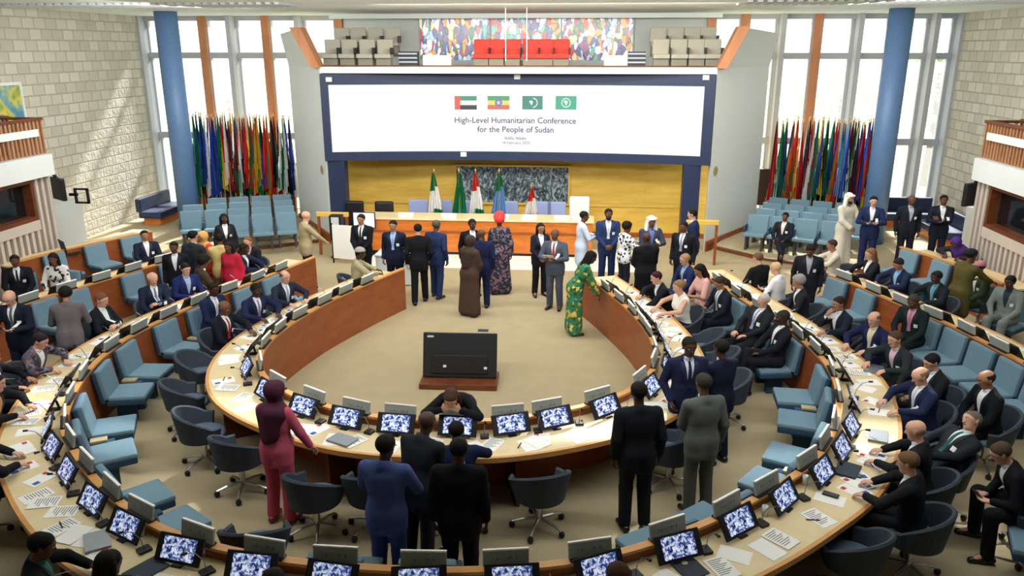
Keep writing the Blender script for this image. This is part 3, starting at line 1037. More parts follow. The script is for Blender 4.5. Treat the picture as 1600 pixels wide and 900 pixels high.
person(384, 390, (C2, -80), 'dark suit and pink shirt', off=(-.22, .62), c1='1b1e28', shirt='d3a5a8', skin='l', hc='7a4a2e', arms=('lap', 'lap'), nod=2, chair='swivel', **S_, label='seated person in a dark suit and pink shirt facing us at left rear')
person(415, 391, (C2, 20), 'dark navy jacket turned away', off=(-.30, .0), c1='1d2640', skin='d', chair='swivel', badge=False, **S_, label='seated person in a dark navy jacket turned away beside the pink shirt')
person(226, 376, (C3L, -25), 'dark suit with a crossed leg', off=(-.25, .45), chair='seat', c1='1c2234', skin='t', legs='cross', lean=-8, nod=0, arms=('lap', 'lap'), **S_, label='person in a dark suit leaning back cross-legged on a blue seat at left rear')
person(563, 396, -70, 'beige suit', c1='9c9676', c2='8e8868', shirt='b0a888', skin='d', hair='capw', hc='9a948c', chair='swivel', **S_, label='person in a beige suit and pale cap seated at the left inner desk tip')
# ---- seated, right side
person(1227, 339, (C3R, 30), 'dark suit on the audience seats', c1='1b1e26', shirt='d8cfc6', skin='b', legs='cross', lean=-6, nod=4, arms=('lap', 'lap'), z=.05, h=1.62, **S_, label='person in a dark suit with crossed legs on the blue audience seats at right')
person(1073, 406, (C2, 10), 'navy suit and fair hair', c1='1f2f54', shirt='9db2d4', skin='l', hc='9a7a58', arms=('lap', 'lap'), ring=.36, **S_, label='fair haired person in a navy suit on a blue seat behind the pink blouse')
person(1091, 419, (C2, 0), 'pink blouse', top='blouse', c1='dba9a0', c2='8a7a68', hair='long', skin='t', fem=True, ring=.36, arms=('phone', 'lap'), badge=False, nod=26, **S_, label='person with black hair in a pink blouse on a blue seat at right')
person(1050, 449, (C1, 5), 'white sleeveless top', top='tank', c1='e6e4d8', c2='23263a', hair='bun', hc='8a6a48', skin='l', fem=True, chair='swivel', badge=False, **S_, label='fair haired person in a white sleeveless top working at the right of the inner desk')
person(1016, 435, (C1, -5), 'black jacket and plum hair', c1='1b1e24', hair='short', hc='3c1420', skin='l', lean=20, chair='swivel', badge=False, arms=('reach', 'table'), **S_, label='person with plum red hair in a black jacket reaching over the right inner desk')
person(1164, 451, (C2, 5), 'dark suit and grey tie', hold=('paper', 'white paper held by the reading person on a blue seat at right'), c1='1c212c', tie='8d929c', skin='t', hc='3a2a20', ring=.36, arms=('lap', 'phone'), nod=24, **S_, label='person in a dark suit and grey tie reading on a blue seat at right')
person(1183, 408, (C2, -70), 'black sweater', off=(-.02, .22), top='blouse', c1='1a1b1d', c2='2a2430', skin='l', hc='6a4a38', arms=('lap', 'lap'), chair='swivel', badge=False, **S_, label='seated person in a black sweater facing us beside the white shirt')
person(1210, 417, (C2, -50), 'white shirt', off=(0, -.1), top='blouse', c1='e3e2e6', c2='2a2d36', skin='l', hc='c9a77a', fem=True, arms=('lap', 'phone'), chair='swivel', badge=False, **S_, label='seated fair haired person in a white shirt beside the black sweater')
person(1239, 441, (C2, -20), 'dark jacket and grey hair', c1='23252c', skin='t', hair='curly', hc='8f8a84', arms=('lap', 'lap'), chair='swivel', **S_, label='seated grey haired person in a dark jacket below the white shirt')
person(1207, 490, (C2, 20), 'dark suit, reclining', sq=23.52, c1='22242a', tie='8a98b8', skin='l', hc='b8b2a8', hair='short', ring=.36, lean=-16, legs='out', arms=('lap', 'lap'), nod=0, **S_, label='grey haired person in a dark suit and light tie reclining with crossed legs at right')
person(1234, 507, (C2, 0), 'black suit leaning back', sq=22.68, c1='1c1d26', skin='d', hc='2a2622', ring=.36, lean=-10, legs='cross', arms=('lap', 'lap'), **S_, label='person in a black suit leaning back with legs stretched out beside the reclining one')
person(1312, 486, (C2, 10), 'black suit, hand at chin', off=(-.08, .34), c1='1b2230', skin='t', hc='2a1a12', arms=('table', 'chin'), chair='swivel', badge=False, **S_, label='person in black with a hand at the chin, right of the larger ring')
person(1372, 503, (C2, 24), 'navy jacket and cream scarf', off=(-.02, .12), c1='1d2144', shirt='d9cfae', tie='d9cfae', skin='l', hair='fringe', hc='6a4f38', chair='swivel', **S_, label='balding person in a navy jacket and cream shirt at the right of the larger ring')
person(1389, 521, (C2, 18), 'dark grey suit and pink shirt', off=(0, -.24), c1='272d30', shirt='cfb4bc', skin='l', hc='4a3628', lean=16, chair='swivel', **S_, label='person in a dark grey suit and pink shirt writing at the larger ring')
person(1435, 471, (C3R, 18), 'dark suit and patterned shirt', c1='1e2526', shirt='c49aa8', skin='b', hc='3a342e', ring=.40, arms=('lap', 'lap'), nod=24, tie='b07a90', **S_, label='person in a dark suit and pink patterned shirt on a blue third row seat')
person(1389, 414, (C3R, 0), 'navy jacket and sky blue shirt', c1='1d2742', shirt='86aede', skin='t', hc='241a16', chair='swivel', nod=26, **S_, label='person in a navy jacket and sky blue shirt reading behind the third row desk')
person(1337, 400, (C3R, -20), 'black jacket and brown hair', c1='1c1e24', hair='long', hc='7a5238', skin='l', fem=True, chair='swivel', badge=False, **S_, label='brown haired person in a black jacket behind the third row desk at right')
person(1300, 383, (C3R, -30), 'pale flowered shirt', top='blouse', c1='c9bfae', c2='3a3a40', skin='t', hc='3a2620', fem=True, chair='swivel', badge=False, **S_, label='person in a pale shirt at the far end of the right third row desk')
person(1458, 434, (C3R, 0), 'dark jacket and teal scarf', c1='1b2228', shirt='5f93a6', tie='5f93a6', skin='d', chair='swivel', **S_, label='person in a dark jacket and teal scarf behind the third row desk at right')
person(1478, 381, (C4R, 10), 'purple headscarf', off=(.25, .1), top='robe', c1='2a2630', hair='hijab', hc='4a2a7a', skin='d', fem=True, lean=36, nod=30, chair='swivel', badge=False, **S_, label='person in dark clothes and a purple headscarf at the short rear desk on the right')
person(1528, 408, (C3R, -10), 'dark jacket and pink cap', off=(-.2, -.5), c1='3a4634', skin='b', hair='capw', hc='b87a80', chair='swivel', arms=('lap', 'lap'), **S_, label='person in a green grey jacket and pink cap seated before the right booth slats')
person(1578, 441, (C3R, 20), 'pale grey suit', c1='77807c', shirt='2a3a44', skin='d', chair='seat', arms=('lap', 'lap'), **S_, label='person in a pale grey suit seated by the right booth slats')
person(1438, 588, (C2, 22), 'navy suit and bald head', c1='1e2644', tie='c6cad8', skin='l', hair='fringe', hc='8a6a50', chair='swivel', nod=22, fat=1.1, **S_, label='broad bald person in a navy suit seated at the right of the larger ring')
person(1456, 566, (C2, 20), 'black hair behind the bald head', c1='1a1c20', skin='l', hc='141214', chair='swivel', badge=False, nod=22, **S_, label='black haired person in a dark suit just behind the bald person in navy')
person(1541, 593, (C3R, 4), 'dark suit in profile', c1='16191e', skin='t', hair='fringe', hc='2a211c', nod=18, arms=('lap', 'lap'), chair='swivel', badge=False, **S_, label='person in a black suit in profile facing left before the empty blue seats')
person(1420, 681, (C2, 0), 'dark jacket and shaved head', off=(.10, .15), c1='1b1d22', skin='l', hair='bald', hc='8a6a50', chair='swivel', badge=False, **S_, label='person with shaved head and dark jacket at the right front of the larger ring')
person(1518, 658, (C2, 34), 'dark suit and green tie, reclining', c1='22252c', tie='2f5a58', shirt='cfe0de', skin='l', hc='6a6058', beard=False, lean=-36, nod=-14, tilt=22, legs='out', arms=('lap', 'lap'), chair='swivel', **S_, label='grey haired person in a dark suit and green tie reclining far back in a chair')
person(1418, 714, (C2, 5), 'brown hair and black suit', off=(-.04, -.12), c1='191b20', skin='l', hc='6a5138', chair='swivel', badge=False, arms=('table', 'table'), **S_, label='brown haired person in a black suit seated in a tub chair at the lower right')
person(1564, 708, 80, 'black suit with a phone', hold=('phone', 'black phone in the hands of the bent person at lower right'), c1='15171c', skin='l', hc='4a3a2c', lean=28, nod=30, arms=('phone', 'phone'), chair='swivel', badge=False, legs='wide', **S_, label='person in a black suit bent over a phone at the lower right')
person(955, 885, (C2, 0), 'long brown hair', c1='2a2c34', hair='long', hc='4a3020', skin='l', fem=True, lean=28, nod=20, chair='swivel', badge=False, **S_, label='person with long brown hair seen from behind at the bottom of the larger ring')
person(440, 893, (C2, 0), 'short dark hair at the bottom', c1='1c1d22', hair='short', hc='221a16', skin='b', lean=28, nod=20, chair='swivel', badge=False, **S_, label='dark haired person seen from behind at the bottom, between two lit monitors')
# ================================================================ ring desks
M_SEAT = mat('6e8a99', 0.85, 0.07, 14, spec=0.15)
M_SEATD = mat('2f4d63', 0.8, 0.08, 10, spec=0.15)  # dark fabric, with the shade on the seat sides put into its colour
M_SLATE = mat('3d4650', 0.7, 0.08, 10, spec=0.2)
M_SLATE_LIT = mat('5d6d80', 0.75, 0.08, 10, spec=0.2)  # lighter slate: the lit inside of the tub put into the colour
M_CHROME = mat('b8bcc0', 0.25, 0.04, 6, metal=0.9)


def ring_desk(cv, name, label, w=0.72, front=M_WOODRED, legs=6):
    p0 = cv.p(cv.L / 2, -.3)
    d = empty('ring_desk', label, 'desk', (p0[0], p0[1], 0))

    def pt(nm, rings, m):
        mb = MB().loft(rings)
        mb.v = [(x - p0[0], y - p0[1], z) for x, y, z in mb.v]
        return mb.build(nm, m, d)
    pt('front_panel', cv.strip(0, cv.L, -.05, 0, 0.0, .855), front)
    pt('cap_rail', cv.strip(0, cv.L, -.075, .012, .855, .885), M_EDGE)
    pt('worktop', cv.strip(0.0, cv.L, -w, -.05, .72, .758), M_MAPLE)
    pt('edge_band', cv.strip(0, cv.L, -w - .045, -w, .70, .762), M_EDGE)
    for i in range(legs):
        q = .03 + (cv.L - .1) * i / (legs - 1)
        pt('support_panel', cv.strip(q, q + .04, -w + .12, -.05, 0.0, .72, .02), M_WOODDK)
    return d


ring_desk(C1, 'inner', 'innermost curved desk ring with pale worktop and orange wood front around the open floor', front=wood('inner_front', '8f4d28', 'a05a32', (1, 1, 4), .4), legs=10)
ring_desk(C2, 'outer', 'larger curved desk ring with pale worktop wrapping around the blue fixed seats', legs=14)
ring_desk(C3L, 'l', 'third curved desk row on the left in front of the slatted booth', legs=4)
ring_desk(C3R, 'r', 'third curved desk row on the right with empty blue seats before it', legs=4)
ring_desk(C4L, 'l', 'short rear desk beside the left interpreter booth with a laptop on it', legs=3)
ring_desk(C4R, 'r', 'short rear desk beside the right booth where the person in a purple headscarf sits', legs=3)

# ================================================================ fixed blue seats


def make_seat():
    s = empty('fixed_seat', 'x', 'seat')
    T = Matrix.Translation((0, .06, .36)) @ Matrix.Rotation(R(9), 4, 'X')
    MB().box(-.26, .26, .0, .09, .06, .52, M=T, bev=.035).build('backrest', M_SEAT, s)
    MB().box(-.265, .265, -.035, .03, .02, .5, M=T, bev=.02).build('back_shell', M_SEATD, s)
    MB().box(-.26, .26, .12, .62, .405, .475, bev=.03).build('seat_cushion', M_SEAT, s)
    MB().box(-.255, .255, .1, .61, .335, .41, bev=.02).build('seat_base', M_SEATD, s)
    MB().box(-.06, .06, .15, .4, 0.0, .335, bev=.015).build('pedestal', M_SEATD, s)
    return s


seat0 = make_seat()
_seat_used = [False]


def put_seat(x, y, rz, label, group, z=0.0):
    o = copy_tree(seat0) if _seat_used[0] else seat0
    _seat_used[0] = True
    o.location = (x, y, z)
    o.rotation_euler = (0, 0, rz)
    return tag(o, label, 'seat', group)


pairs, pq = PAIRS, SEATQ
for i, q in enumerate(pq):
    p = C2.p(q, .07)
    put_seat(p[0], p[1], C2.yaw(q), 'blue fixed seat against the larger ring, %s from its far left end' % nth(i + 1), 'blue fixed seats along the larger desk ring')
M_BRASS = mat('b9aa84', 0.4, 0.1, 10, metal=0.3)
for i, q in enumerate(pairs):
    p = C2.p(q, .38)
    a = empty('seat_console', 'small beige console between blue seats, %s pair from the far left end' % nth(i + 1), 'console', (p[0], p[1], 0), C2.yaw(q), 'earphone consoles between paired seats')
    MB().box(-.05, .05, -.2, .08, .0, .44, bev=.01).build('post', M_SEATD, a)
    MB().box(-.06, .06, -.2, .0, .44, .48, bev=.012).build('console_top', M_BRASS, a)

# third row seats, left and right
qs = {'R': [], 'L': []}
for side, cv, px in (('right', C3R, [(1322, 455), (1362, 476), (1440, 510), (1475, 537), (1518, 557), (1560, 580), (1597, 597)]),
                     ('left', C3L, [(72, 490), (125, 480), (215, 448), (255, 425)])):
    last = None
    for i, (x, y) in enumerate(px):
        q, o = cv.near(at(x, y, z=.62))
        q = min(max(q, .3), cv.L - .25)
        if last is not None and abs(q - last) < .64:
            q = last + math.copysign(.64, q - last)
        for P_ in PEOPLE:
            if P_['ring'] and P_['cv'] is cv and abs(cv.near((P_['x'], P_['y']))[0] - q) < .45:
                q = cv.near((P_['x'], P_['y']))[0]
        last = q
        p = cv.p(q, .08)
        ref = 'far end' if side == 'right' else 'slatted booth end'
        put_seat(p[0], p[1], cv.yaw(q), 'blue seat of the third row on the %s, %s from its %s' % (side, nth(i + 1), ref), 'blue fixed seats of the third row, %s' % side)
for side, cv, px in (('right', C4R, [(1402, 412), (1432, 430)]), ('left', C4L, [(203, 386), (180, 405), (128, 420)])):
    last = None
    for i, (x, y) in enumerate(px):
        q, o = cv.near(at(x, y, z=.62))
        q = min(max(q, .3), cv.L - .25)
        if last is not None and abs(q - last) < .64:
            q = last + math.copysign(.64, q - last if abs(q - last) > .01 else (1 if cv is C4L else -1))
        last = q
        p = cv.p(q, .08)
        put_seat(p[0], p[1], cv.yaw(q), 'blue fixed seat before the short rear desk on the %s, %s from its far end' % (side, nth(i + 1)), 'blue fixed seats of the rear row, %s' % side)
# ring 4 right outer seats near the right edge
for i, (x, y) in enumerate([]):
    p = at(x, y, z=.45)
    put_seat(p[0], p[1], R(-70), 'blue seat behind the third desk row at the right edge by the booth', None)
p = at(1592, 850, z=.45)
put_seat(p[0] + .55, p[1] - .1, R(70), 'blue seat nearest the lower right corner behind the man with the phone', None)

# audience blocks in the back corners
M_LEGS = mat('3a3f45', 0.5)


def make_aud():
    s = empty('audience_seat', 'x', 'seat')
    T = Matrix.Translation((0, -.2, .4)) @ Matrix.Rotation(R(10), 4, 'X')
    MB().box(-.265, .265, -.05, .05, .02, .48, M=T, bev=.03).build('backrest', M_SEAT, s)
    MB().box(-.265, .265, -.2, .28, .37, .46, bev=.03).build('seat_cushion', M_SEAT, s)
    for x in (-.2, .2):
        MB().box(x - .025, x + .025, -.15, .2, 0, .37, bev=.005).build('leg', M_LEGS, s)
    MB().box(.255, .295, -.22, .12, .45, .62, bev=.01).build('armrest', M_SEATD, s)
    return s


aud0 = make_aud()
used = False
for side, sg, ox, oy in (('left', -1, -5.95, 19.95), ('right', 1, 6.35, 20.75)):
    for r_ in range(4):
        for c in range(5 if r_ else 4):
            x = ox + sg * (c * .60 * .93 + r_ * .36)
            y = oy - c * .60 * .40 + r_ * .86
            if (side == 'left' and r_ == 0 and c >= 3) or (x + 9.57) ** 2 + (y - 21.8) ** 2 < .5 or (x - 9.66) ** 2 + (y - 21.8) ** 2 < .5:
                continue
            o = copy_tree(aud0) if used else aud0
            used = True
            o.location = (x, y, .15)
            o.rotation_euler = (0, 0, PI - sg * R(-23) if False else PI + sg * R(-23))
            tag(o, 'blue audience seat under the %s flag rack, %s row, %s from the white wing' % (side, nth(r_ + 1), nth(c + 1)), 'seat', 'audience seats under the %s flag rack' % side)

# dark lounge benches by the windows
for nm, x, y, rz in (('left stone wall window', -10.9, 22.9, R(-90)), ('right window behind the two men in dark suits', 11.3, 24.1, R(180)), ('right blue column', 11.6, 22.2, R(90))):
    b = empty('lounge_bench', 'dark navy padded bench by the ' + nm, 'bench', (x, y, .15), rz)
    MB().box(-.9, .9, -.35, .35, .22, .42, bev=.05).build('seat_cushion', M_NAVY, b)
    MB().box(-.9, .9, -.42, -.26, .4, .8, bev=.05).build('backrest', M_NAVY, b)
    MB().box(-.8, .8, -.25, .25, 0, .22).build('plinth', M_WOODOR, b)

# ================================================================ swivel tub chairs


def make_swivel():
    s = empty('swivel_chair', 'x', 'chair')
    ri, out = [], []
    rings = []
    for k in range(25):
        a = R(-125 + 250 * k / 24)
        # a=0 is the back (local -Y)
        c = math.cos(a)
        top = .63 + .21 * max(0, (c + .25) / 1.25) ** 0.8
        ux, uy = math.sin(a), -math.cos(a)
        flare = .035
        rin, rou = .265, .315
        rings.append([(ux * (rin - .02), uy * (rin - .02), .44), (ux * (rou - .03), uy * (rou - .03), .42), (ux * (rou + flare), uy * (rou + flare), top - .02),
                      (ux * (rou + flare - .02), uy * (rou + flare - .02), top), (ux * (rin + flare), uy * (rin + flare), top - .015)])
    MB().loft(rings).build('backrest_shell', M_SLATE, s, smooth=False)
    MB().lathe([(.05, .40), (.24, .40), (.285, .43), (.285, .47), (.24, .495), (.02, .5)], n=24).build('seat_cushion', M_SLATE_LIT, s, smooth=True)
    MB().lathe([(.035, .11), (.035, .3), (.06, .38), (.16, .405)], n=12).build('column', M_CHROME, s)
    for k in range(5):
        a = 2 * PI * k / 5 + .3
        ex, ey = .31 * math.cos(a), .31 * math.sin(a)
        l = MB().tube([(.02 * math.cos(a), .02 * math.sin(a), .13), (ex * .6, ey * .6, .11), (ex, ey, .075)], [.022, .018, .014], 6).build('leg', M_CHROME, s)
        MB().lathe([(.0, -.03), (.03, -.025), (.036, 0), (.03, .025), (.0, .03)], (0, 0, 0), 10).build('caster', M_BLACK, l, loc=(ex, ey, .036))
    return s


sw0 = make_swivel()
_sw = [False]
CHAIRS = []


def put_swivel(x, y, rz, label, group='swivel tub chairs around the desk rings'):
    o = copy_tree(sw0) if _sw[0] else sw0
    _sw[0] = True
    o.location = (x, y, 0)
    o.rotation_euler = (0, 0, rz)
    CHAIRS.append((x, y))
    return tag(o, label, 'chair', group)


def free(x, y, d):
    return all((x - a) ** 2 + (y - b) ** 2 > d * d for a, b in PLOC)


for P_ in PEOPLE:
    if P_['chair'] == 'seat':
        put_seat(P_['x'] + .36 * math.sin(P_['yaw']), P_['y'] - .36 * math.cos(P_['yaw']), P_['yaw'], 'blue seat under the ' + P_['who'], None)
    if P_['chair'] == 'swivel':
        put_swivel(P_['x'] - .03 * math.sin(-P_['yaw']), P_['y'] - .03 * math.cos(P_['yaw']), P_['yaw'], 'dark grey swivel tub chair under the ' + P_['who'])
k = 0
for i in range(24):
    q = .5 + i * .716
    off = -1.0 + rnd.uniform(-.07, .07)
    p = C1.p(q, off)
    k += 1
    if free(p[0], p[1], .52) and all((p[0] - a) ** 2 + (p[1] - b) ** 2 > .4 for a, b in CHAIRS):
        put_swivel(p[0], p[1], C1.yaw(q) + R(rnd.uniform(-16, 16)), 'empty grey swivel chair at the inner ring, %s from its far left end' % nth(k), 'empty swivel tub chairs at the inner ring')
# pushed-back and outer chairs
for x, y, z, rz, lb in ((492, 765, .55, -18, 'dark grey swivel tub chair under the hand of the person in red'),
                        (400, 850, .5, 10, 'grey swivel tub chair with its top showing behind the nameplates at lower left'),
                        (1335, 850, .62, 40, 'pale blue grey swivel tub chair pushed under the right front of the larger ring'),
                        (20, 750, .6, -75, 'dark swivel tub chair at the left edge of the larger ring below the papers')):
    p = at(x, y, z=z)
    if free(p[0], p[1], .4):
        put_swivel(p[0], p[1], R(rz), lb)

# ================================================================ desk equipment


def _crowd(nt, tc, b):
    n = nt.nodes.new('ShaderNodeTexNoise')
    n.inputs['Scale'].default_value = 34
    n.inputs['Detail'].default_value = 4
    n.inputs['Distortion'].default_value = 0.6
    nt.links.new(tc.outputs['Object'], n.inputs['Vector'])
    return ramp(nt, n.outputs['Fac'], [(0.36, '141c3c'), (0.45, '3c4f8c'), (0.52, '8496c8'), (0.60, 'eef2ff')])


M_SCR = nodemat('monitor_picture', _crowd, rough=0.2, emit=0.85)
M_PLATE = mat('a2a69e', 0.5, 0.04, 8)


def _lines(nt, tc, b):
    sx = nt.nodes.new('ShaderNodeMapping')
    sx.inputs['Scale'].default_value = (60, 1, 12)
    nt.links.new(tc.outputs['Object'], sx.inputs[0])
    n = nt.nodes.new('ShaderNodeTexNoise')
    n.inputs['Scale'].default_value = 1.0
    nt.links.new(sx.outputs[0], n.inputs['Vector'])
    return ramp(nt, n.outputs['Fac'], [(0.40, '6a6e68'), (0.5, 'a2a69e')])


M_SCRIB = nodemat('plate_writing', _lines, rough=0.5)
M_PAPER = mat('f0efe9', 0.8, 0.02, 5)
M_INK = [mat('c0453c', 0.8), mat('3d5fae', 0.8), mat('6a6a6e', 0.8)]


def make_monitor():
    s = empty('desk_monitor', 'x', 'monitor')
    T = Matrix.Translation((0, 0, .03)) @ Matrix.Rotation(R(-33), 4, 'X')
    MB().box(-.235, .235, -.012, .012, 0, .25, M=T, bev=.008).build('casing', M_BLACK, s)
    MB().box(-.17, .17, -.016, -.011, .03, .225, M=T).build('screen', M_SCR, s)
    MB().box(-.05, .05, -.02, .12, 0, .012).tube([(0, .1, .01), (0, .075, .12)], .016, 8).build('stand', M_BLACK, s)
    return s


def make_plate():
    s = empty('nameplate', 'x', 'nameplate')
    T = Matrix.Rotation(R(-12), 4, 'X')
    MB().box(-.2, .2, -.012, .012, 0.02, .165, M=T, bev=.004).build('plate', M_PLATE, s)
    MB().box(-.11, .11, -.0145, -.0115, .075, .105, M=T).build('lettering', M_SCRIB, s)
    MB().box(-.2, .2, -.015, .015, .158, .172, M=T).build('top_edge', M_PAPER, s)
    MB().box(-.19, .19, -.035, .05, 0, .02).build('foot', M_BLACK, s)
    return s


def make_mic():
    s = empty('microphone', 'x', 'microphone')
    MB().box(-.05, .05, -.06, .06, 0, .03, bev=.008).build('base', M_BLACK, s)
    MB().tube([(0, 0, .03), (0, -.02, .14), (0, -.08, .24), (0, -.16, .28)], .005, 6).build('gooseneck', M_STEEL, s)
    MB().tube([(0, -.15, .277), (0, -.2, .285)], [.012, .014], 8).build('mic_head', M_BLACK, s)
    return s


def make_paper(k):
    mb = MB().box(-.105, .105, -.148, .148, 0, .004)
    o = mb.build('paper_sheet', M_PAPER)
    if k == 0:
        MB().box(-.09, -.03, .07, .12, .004, .0052).box(.02, .08, -.12, -.05, .004, .0052, 1).build('printed_block', [M_INK[0], M_INK[1]], o)
    elif k == 1:
        m = MB()
        for j in range(9):
            m.box(-.08, .08 - .03 * (j % 3), .11 - j * .025, .118 - j * .025, .004, .0052)
        m.build('printed_lines', M_INK[2], o)
    return o


def make_pen():
    return MB().tube([(-.07, 0, .006), (.06, 0, .006), (.072, 0, .006)], [.006, .006, .002], 6).build('pen', M_BLACK)


protos = {'monitor': make_monitor(), 'nameplate': make_plate(), 'microphone': make_mic(), 'paper0': make_paper(0), 'paper1': make_paper(1), 'paper2': make_paper(2), 'pen': make_pen()}
_first = {}


def put(kind, x, y, z, rz, label, cat, group):
    o = protos[kind]
    if kind in _first:
        o = copy_tree(o)
    _first[kind] = 1
    o.location = (x, y, z)
    o.rotation_euler = (0, 0, rz)
    return tag(o, label, cat, group)


mon1 = [1.22, 1.9, 2.6, 3.35, 4.05, 4.75, 5.55, 6.4, 7.15, 7.8, 8.4, 9.12, 9.72, 10.25, 10.95, 11.8, 12.5, 13.1, 13.8, 14.3, 14.85, 15.55, 16.25]
mon2 = [1.2, 1.95, 2.7, 3.5, 4.3, 5.05, 5.8, 6.85, 7.6, 8.4, 8.95, 9.65, 10.42, 11.1, 11.82, 12.55, 13.25, 14.0, 14.75, 15.5, 16.25, 17.0, 17.72, 18.45, 19.08, 19.7, 20.5, 21.4, 22.2, 22.75, 23.35, 24.2, 25.0, 25.8]
PEN = 0
for rn, cv, L, dz in (('inner', C1, mon1, 0), ('larger', C2, mon2, 0)):
    far = 'far left end'
    for i, q in enumerate(L):
        rz = cv.yaw(q)
        w_ = 'on the %s ring, %s place from its %s' % (rn, nth(i + 1), far)
        fp = cv.p(q, -.27)
        put('monitor', fp[0], fp[1], .758, rz + R(rnd.uniform(-7, 7)), 'black tilted desk monitor ' + w_, 'monitor', 'desk monitors on the %s ring' % rn)
        fp = cv.p(q + rnd.uniform(-.05, .05), -.035)
        put('nameplate', fp[0], fp[1], .885, rz + R(rnd.uniform(-4, 4)), 'grey nameplate ' + w_, 'nameplate', 'nameplates on the %s ring' % rn)
        fp = cv.p(q + .3, -.24)
        put('microphone', fp[0], fp[1], .758, rz + R(rnd.uniform(-25, 25)), 'thin gooseneck microphone ' + w_, 'microphone', 'microphones on the %s ring' % rn)
        n = 2 if (i % 3 != 1) else 1
        kk = rnd.choice([0, 1, 2])
        fp = cv.p(q + rnd.uniform(-.03, .12), -.53)
        put('paper%d' % kk, fp[0], fp[1], .758, rz + R(rnd.uniform(-20, 20)), 'white paper sheet ' + w_, 'paper', 'paper sheets on the %s ring' % rn)
        if n == 2:
            fp = cv.p(q + rnd.uniform(.2, .3), -.50)
            put('paper%d' % rnd.choice([0, 1, 2]), fp[0], fp[1], .7622, rz + R(rnd.uniform(-35, 35)), 'second paper sheet ' + w_, 'paper', 'paper sheets on the %s ring' % rn)
        if i % 4 != 2:
            fp = cv.p(q - rnd.uniform(.2, .28), -.42)
            put('paper%d' % rnd.choice([0, 1, 2, 2]), fp[0], fp[1], .758, rz + R(rnd.uniform(-50, 50)), 'leaflet left of the sheets ' + w_, 'paper', 'paper sheets on the %s ring' % rn)
        if i % 2 == 0:
            fp = cv.p(q + .02, -.52)
            put('pen', fp[0], fp[1], .7625, rz + R(rnd.uniform(-60, 60)), 'black pen ' + w_, 'pen', 'pens on the %s ring' % rn)
for side, cv, L in (('left', C3L, [.35, 1.1, 1.85, 2.6, 3.35, 4.1, 4.85, 5.5]), ('right', C3R, [.35, 1.0, 1.75, 2.5, 3.25, 4.0, 4.75, 5.6])):
    for i, q in enumerate(L):
        rz = cv.yaw(q)
        ref = 'far end'
        j = i + 1 if side == 'left' else len(L) - i
        w_ = 'on the %s third row desk, %s place from its %s' % (side, nth(j), ref)
        fp = cv.p(q, -.27)
        put('monitor', fp[0], fp[1], .758, rz, 'black tilted desk monitor ' + w_, 'monitor', 'desk monitors on the third row, %s' % side)
        fp = cv.p(q, -.035)
        put('nameplate', fp[0], fp[1], .885, rz, 'grey nameplate ' + w_, 'nameplate', 'nameplates on the third row, %s' % side)
        fp = cv.p(q + .3, -.5)
        put('paper1', fp[0], fp[1], .758, rz, 'white paper sheet ' + w_, 'paper', 'papers on the third row, %s' % side)

# laptops, folders, phones


def laptop(px, py, rz, label, op=True, c=M_STEEL):
    p = at(px, py, z=.77)
    s = empty('laptop', label, 'laptop', (p[0], p[1], .764), rz)
    b = MB().box(-.16, .16, -.11, .11, 0, .016, bev=.005).build('base', c, s)
    MB().box(-.13, .13, -.02, .08, .016, .018).build('keyboard', M_BLACK, b)
    if op:
        T = Matrix.Translation((0, .11, .012)) @ Matrix.Rotation(R(-70 if op is True else op), 4, 'X')
        l = MB().box(-.16, .16, 0, .22, -.005, .005, M=Matrix.Translation((0, .11, .015)) @ Matrix.Rotation(R(68), 4, 'X')).build('lid', c, s)
    else:
        MB().box(-.16, .16, -.11, .11, .018, .026, bev=.004).build('lid', c, s)
    return s


laptop(535, 688, R(-25), 'closed silver laptop on the inner ring left of the standing group', False)
laptop(152, 846, R(-55), 'closed silver laptop on the left front of the larger ring', False)
laptop(1372, 682, R(70), 'closed grey laptop on the larger ring before the man with the shaved head', False)
laptop(1325, 735, R(60), 'closed dark laptop on the larger ring before the brown haired man', False, M_SLATE)
laptop(1365, 577, R(60), 'closed silver laptop on the larger ring under the hands of the man in dark grey', False)
p = at(112, 392, z=.8)
lp = empty('laptop', 'open black laptop on the short rear desk by the left booth', 'laptop', (p[0], p[1], .76), R(-40))
MB().box(-.2, .2, -.14, .14, 0, .02, bev=.005).build('base', M_BLACK, lp)
MB().box(-.2, .2, 0, .3, -.008, .008, M=Matrix.Translation((0, -.14, .02)) @ Matrix.Rotation(R(100), 4, 'X')).build('lid', M_SLATE, lp)


def folder(px, py, rz, c, label, em=None):
    p = at(px, py, z=.77)
    o = MB().box(-.12, .12, -.16, .16, 0, .012, bev=.004).build('document_folder', c, None, loc=(p[0], p[1], .764))
    o.rotation_euler = (0, 0, rz)
    tag(o, label, 'folder')
    if em:
        MB().lathe([(.03, .0121), (.03, .0135)], (0, .05, 0), 12).build('emblem', em, o)


folder(228, 890, R(-30), M_SLATE, 'flat dark grey folder on the larger ring at lower left beside the black haired head')
folder(1075, 885, R(30), mat('2a2d3c', 0.6), 'dark navy folder with a gold mark on the larger ring at lower right', M_BRASS)


def phone(p, rz, label, tilt=0.0):
    o = MB().box(-.04, .04, -.08, .08, 0, .012, bev=.004).build('smartphone', M_BLACK, None, loc=tuple(p))
    o.rotation_euler = (tilt, 0, rz)
    MB().box(-.035, .035, -.072, .072, .012, .0128).build('screen', mat('2c3440', 0.1, spec=0.6), o)
    tag(o, label, 'phone')


for (px, py, rz, lb) in ((1298, 773, 60, 'black phone on the larger ring left of the brown haired man'), (125, 707, 20, 'black phone lying among papers on the left of the larger ring'),
                         (1335, 742, 60, 'black phone lying beside the dark laptop on the right of the larger ring')):
    p = at(px, py, z=.77)
    phone((p[0], p[1], .768), R(rz), lb)

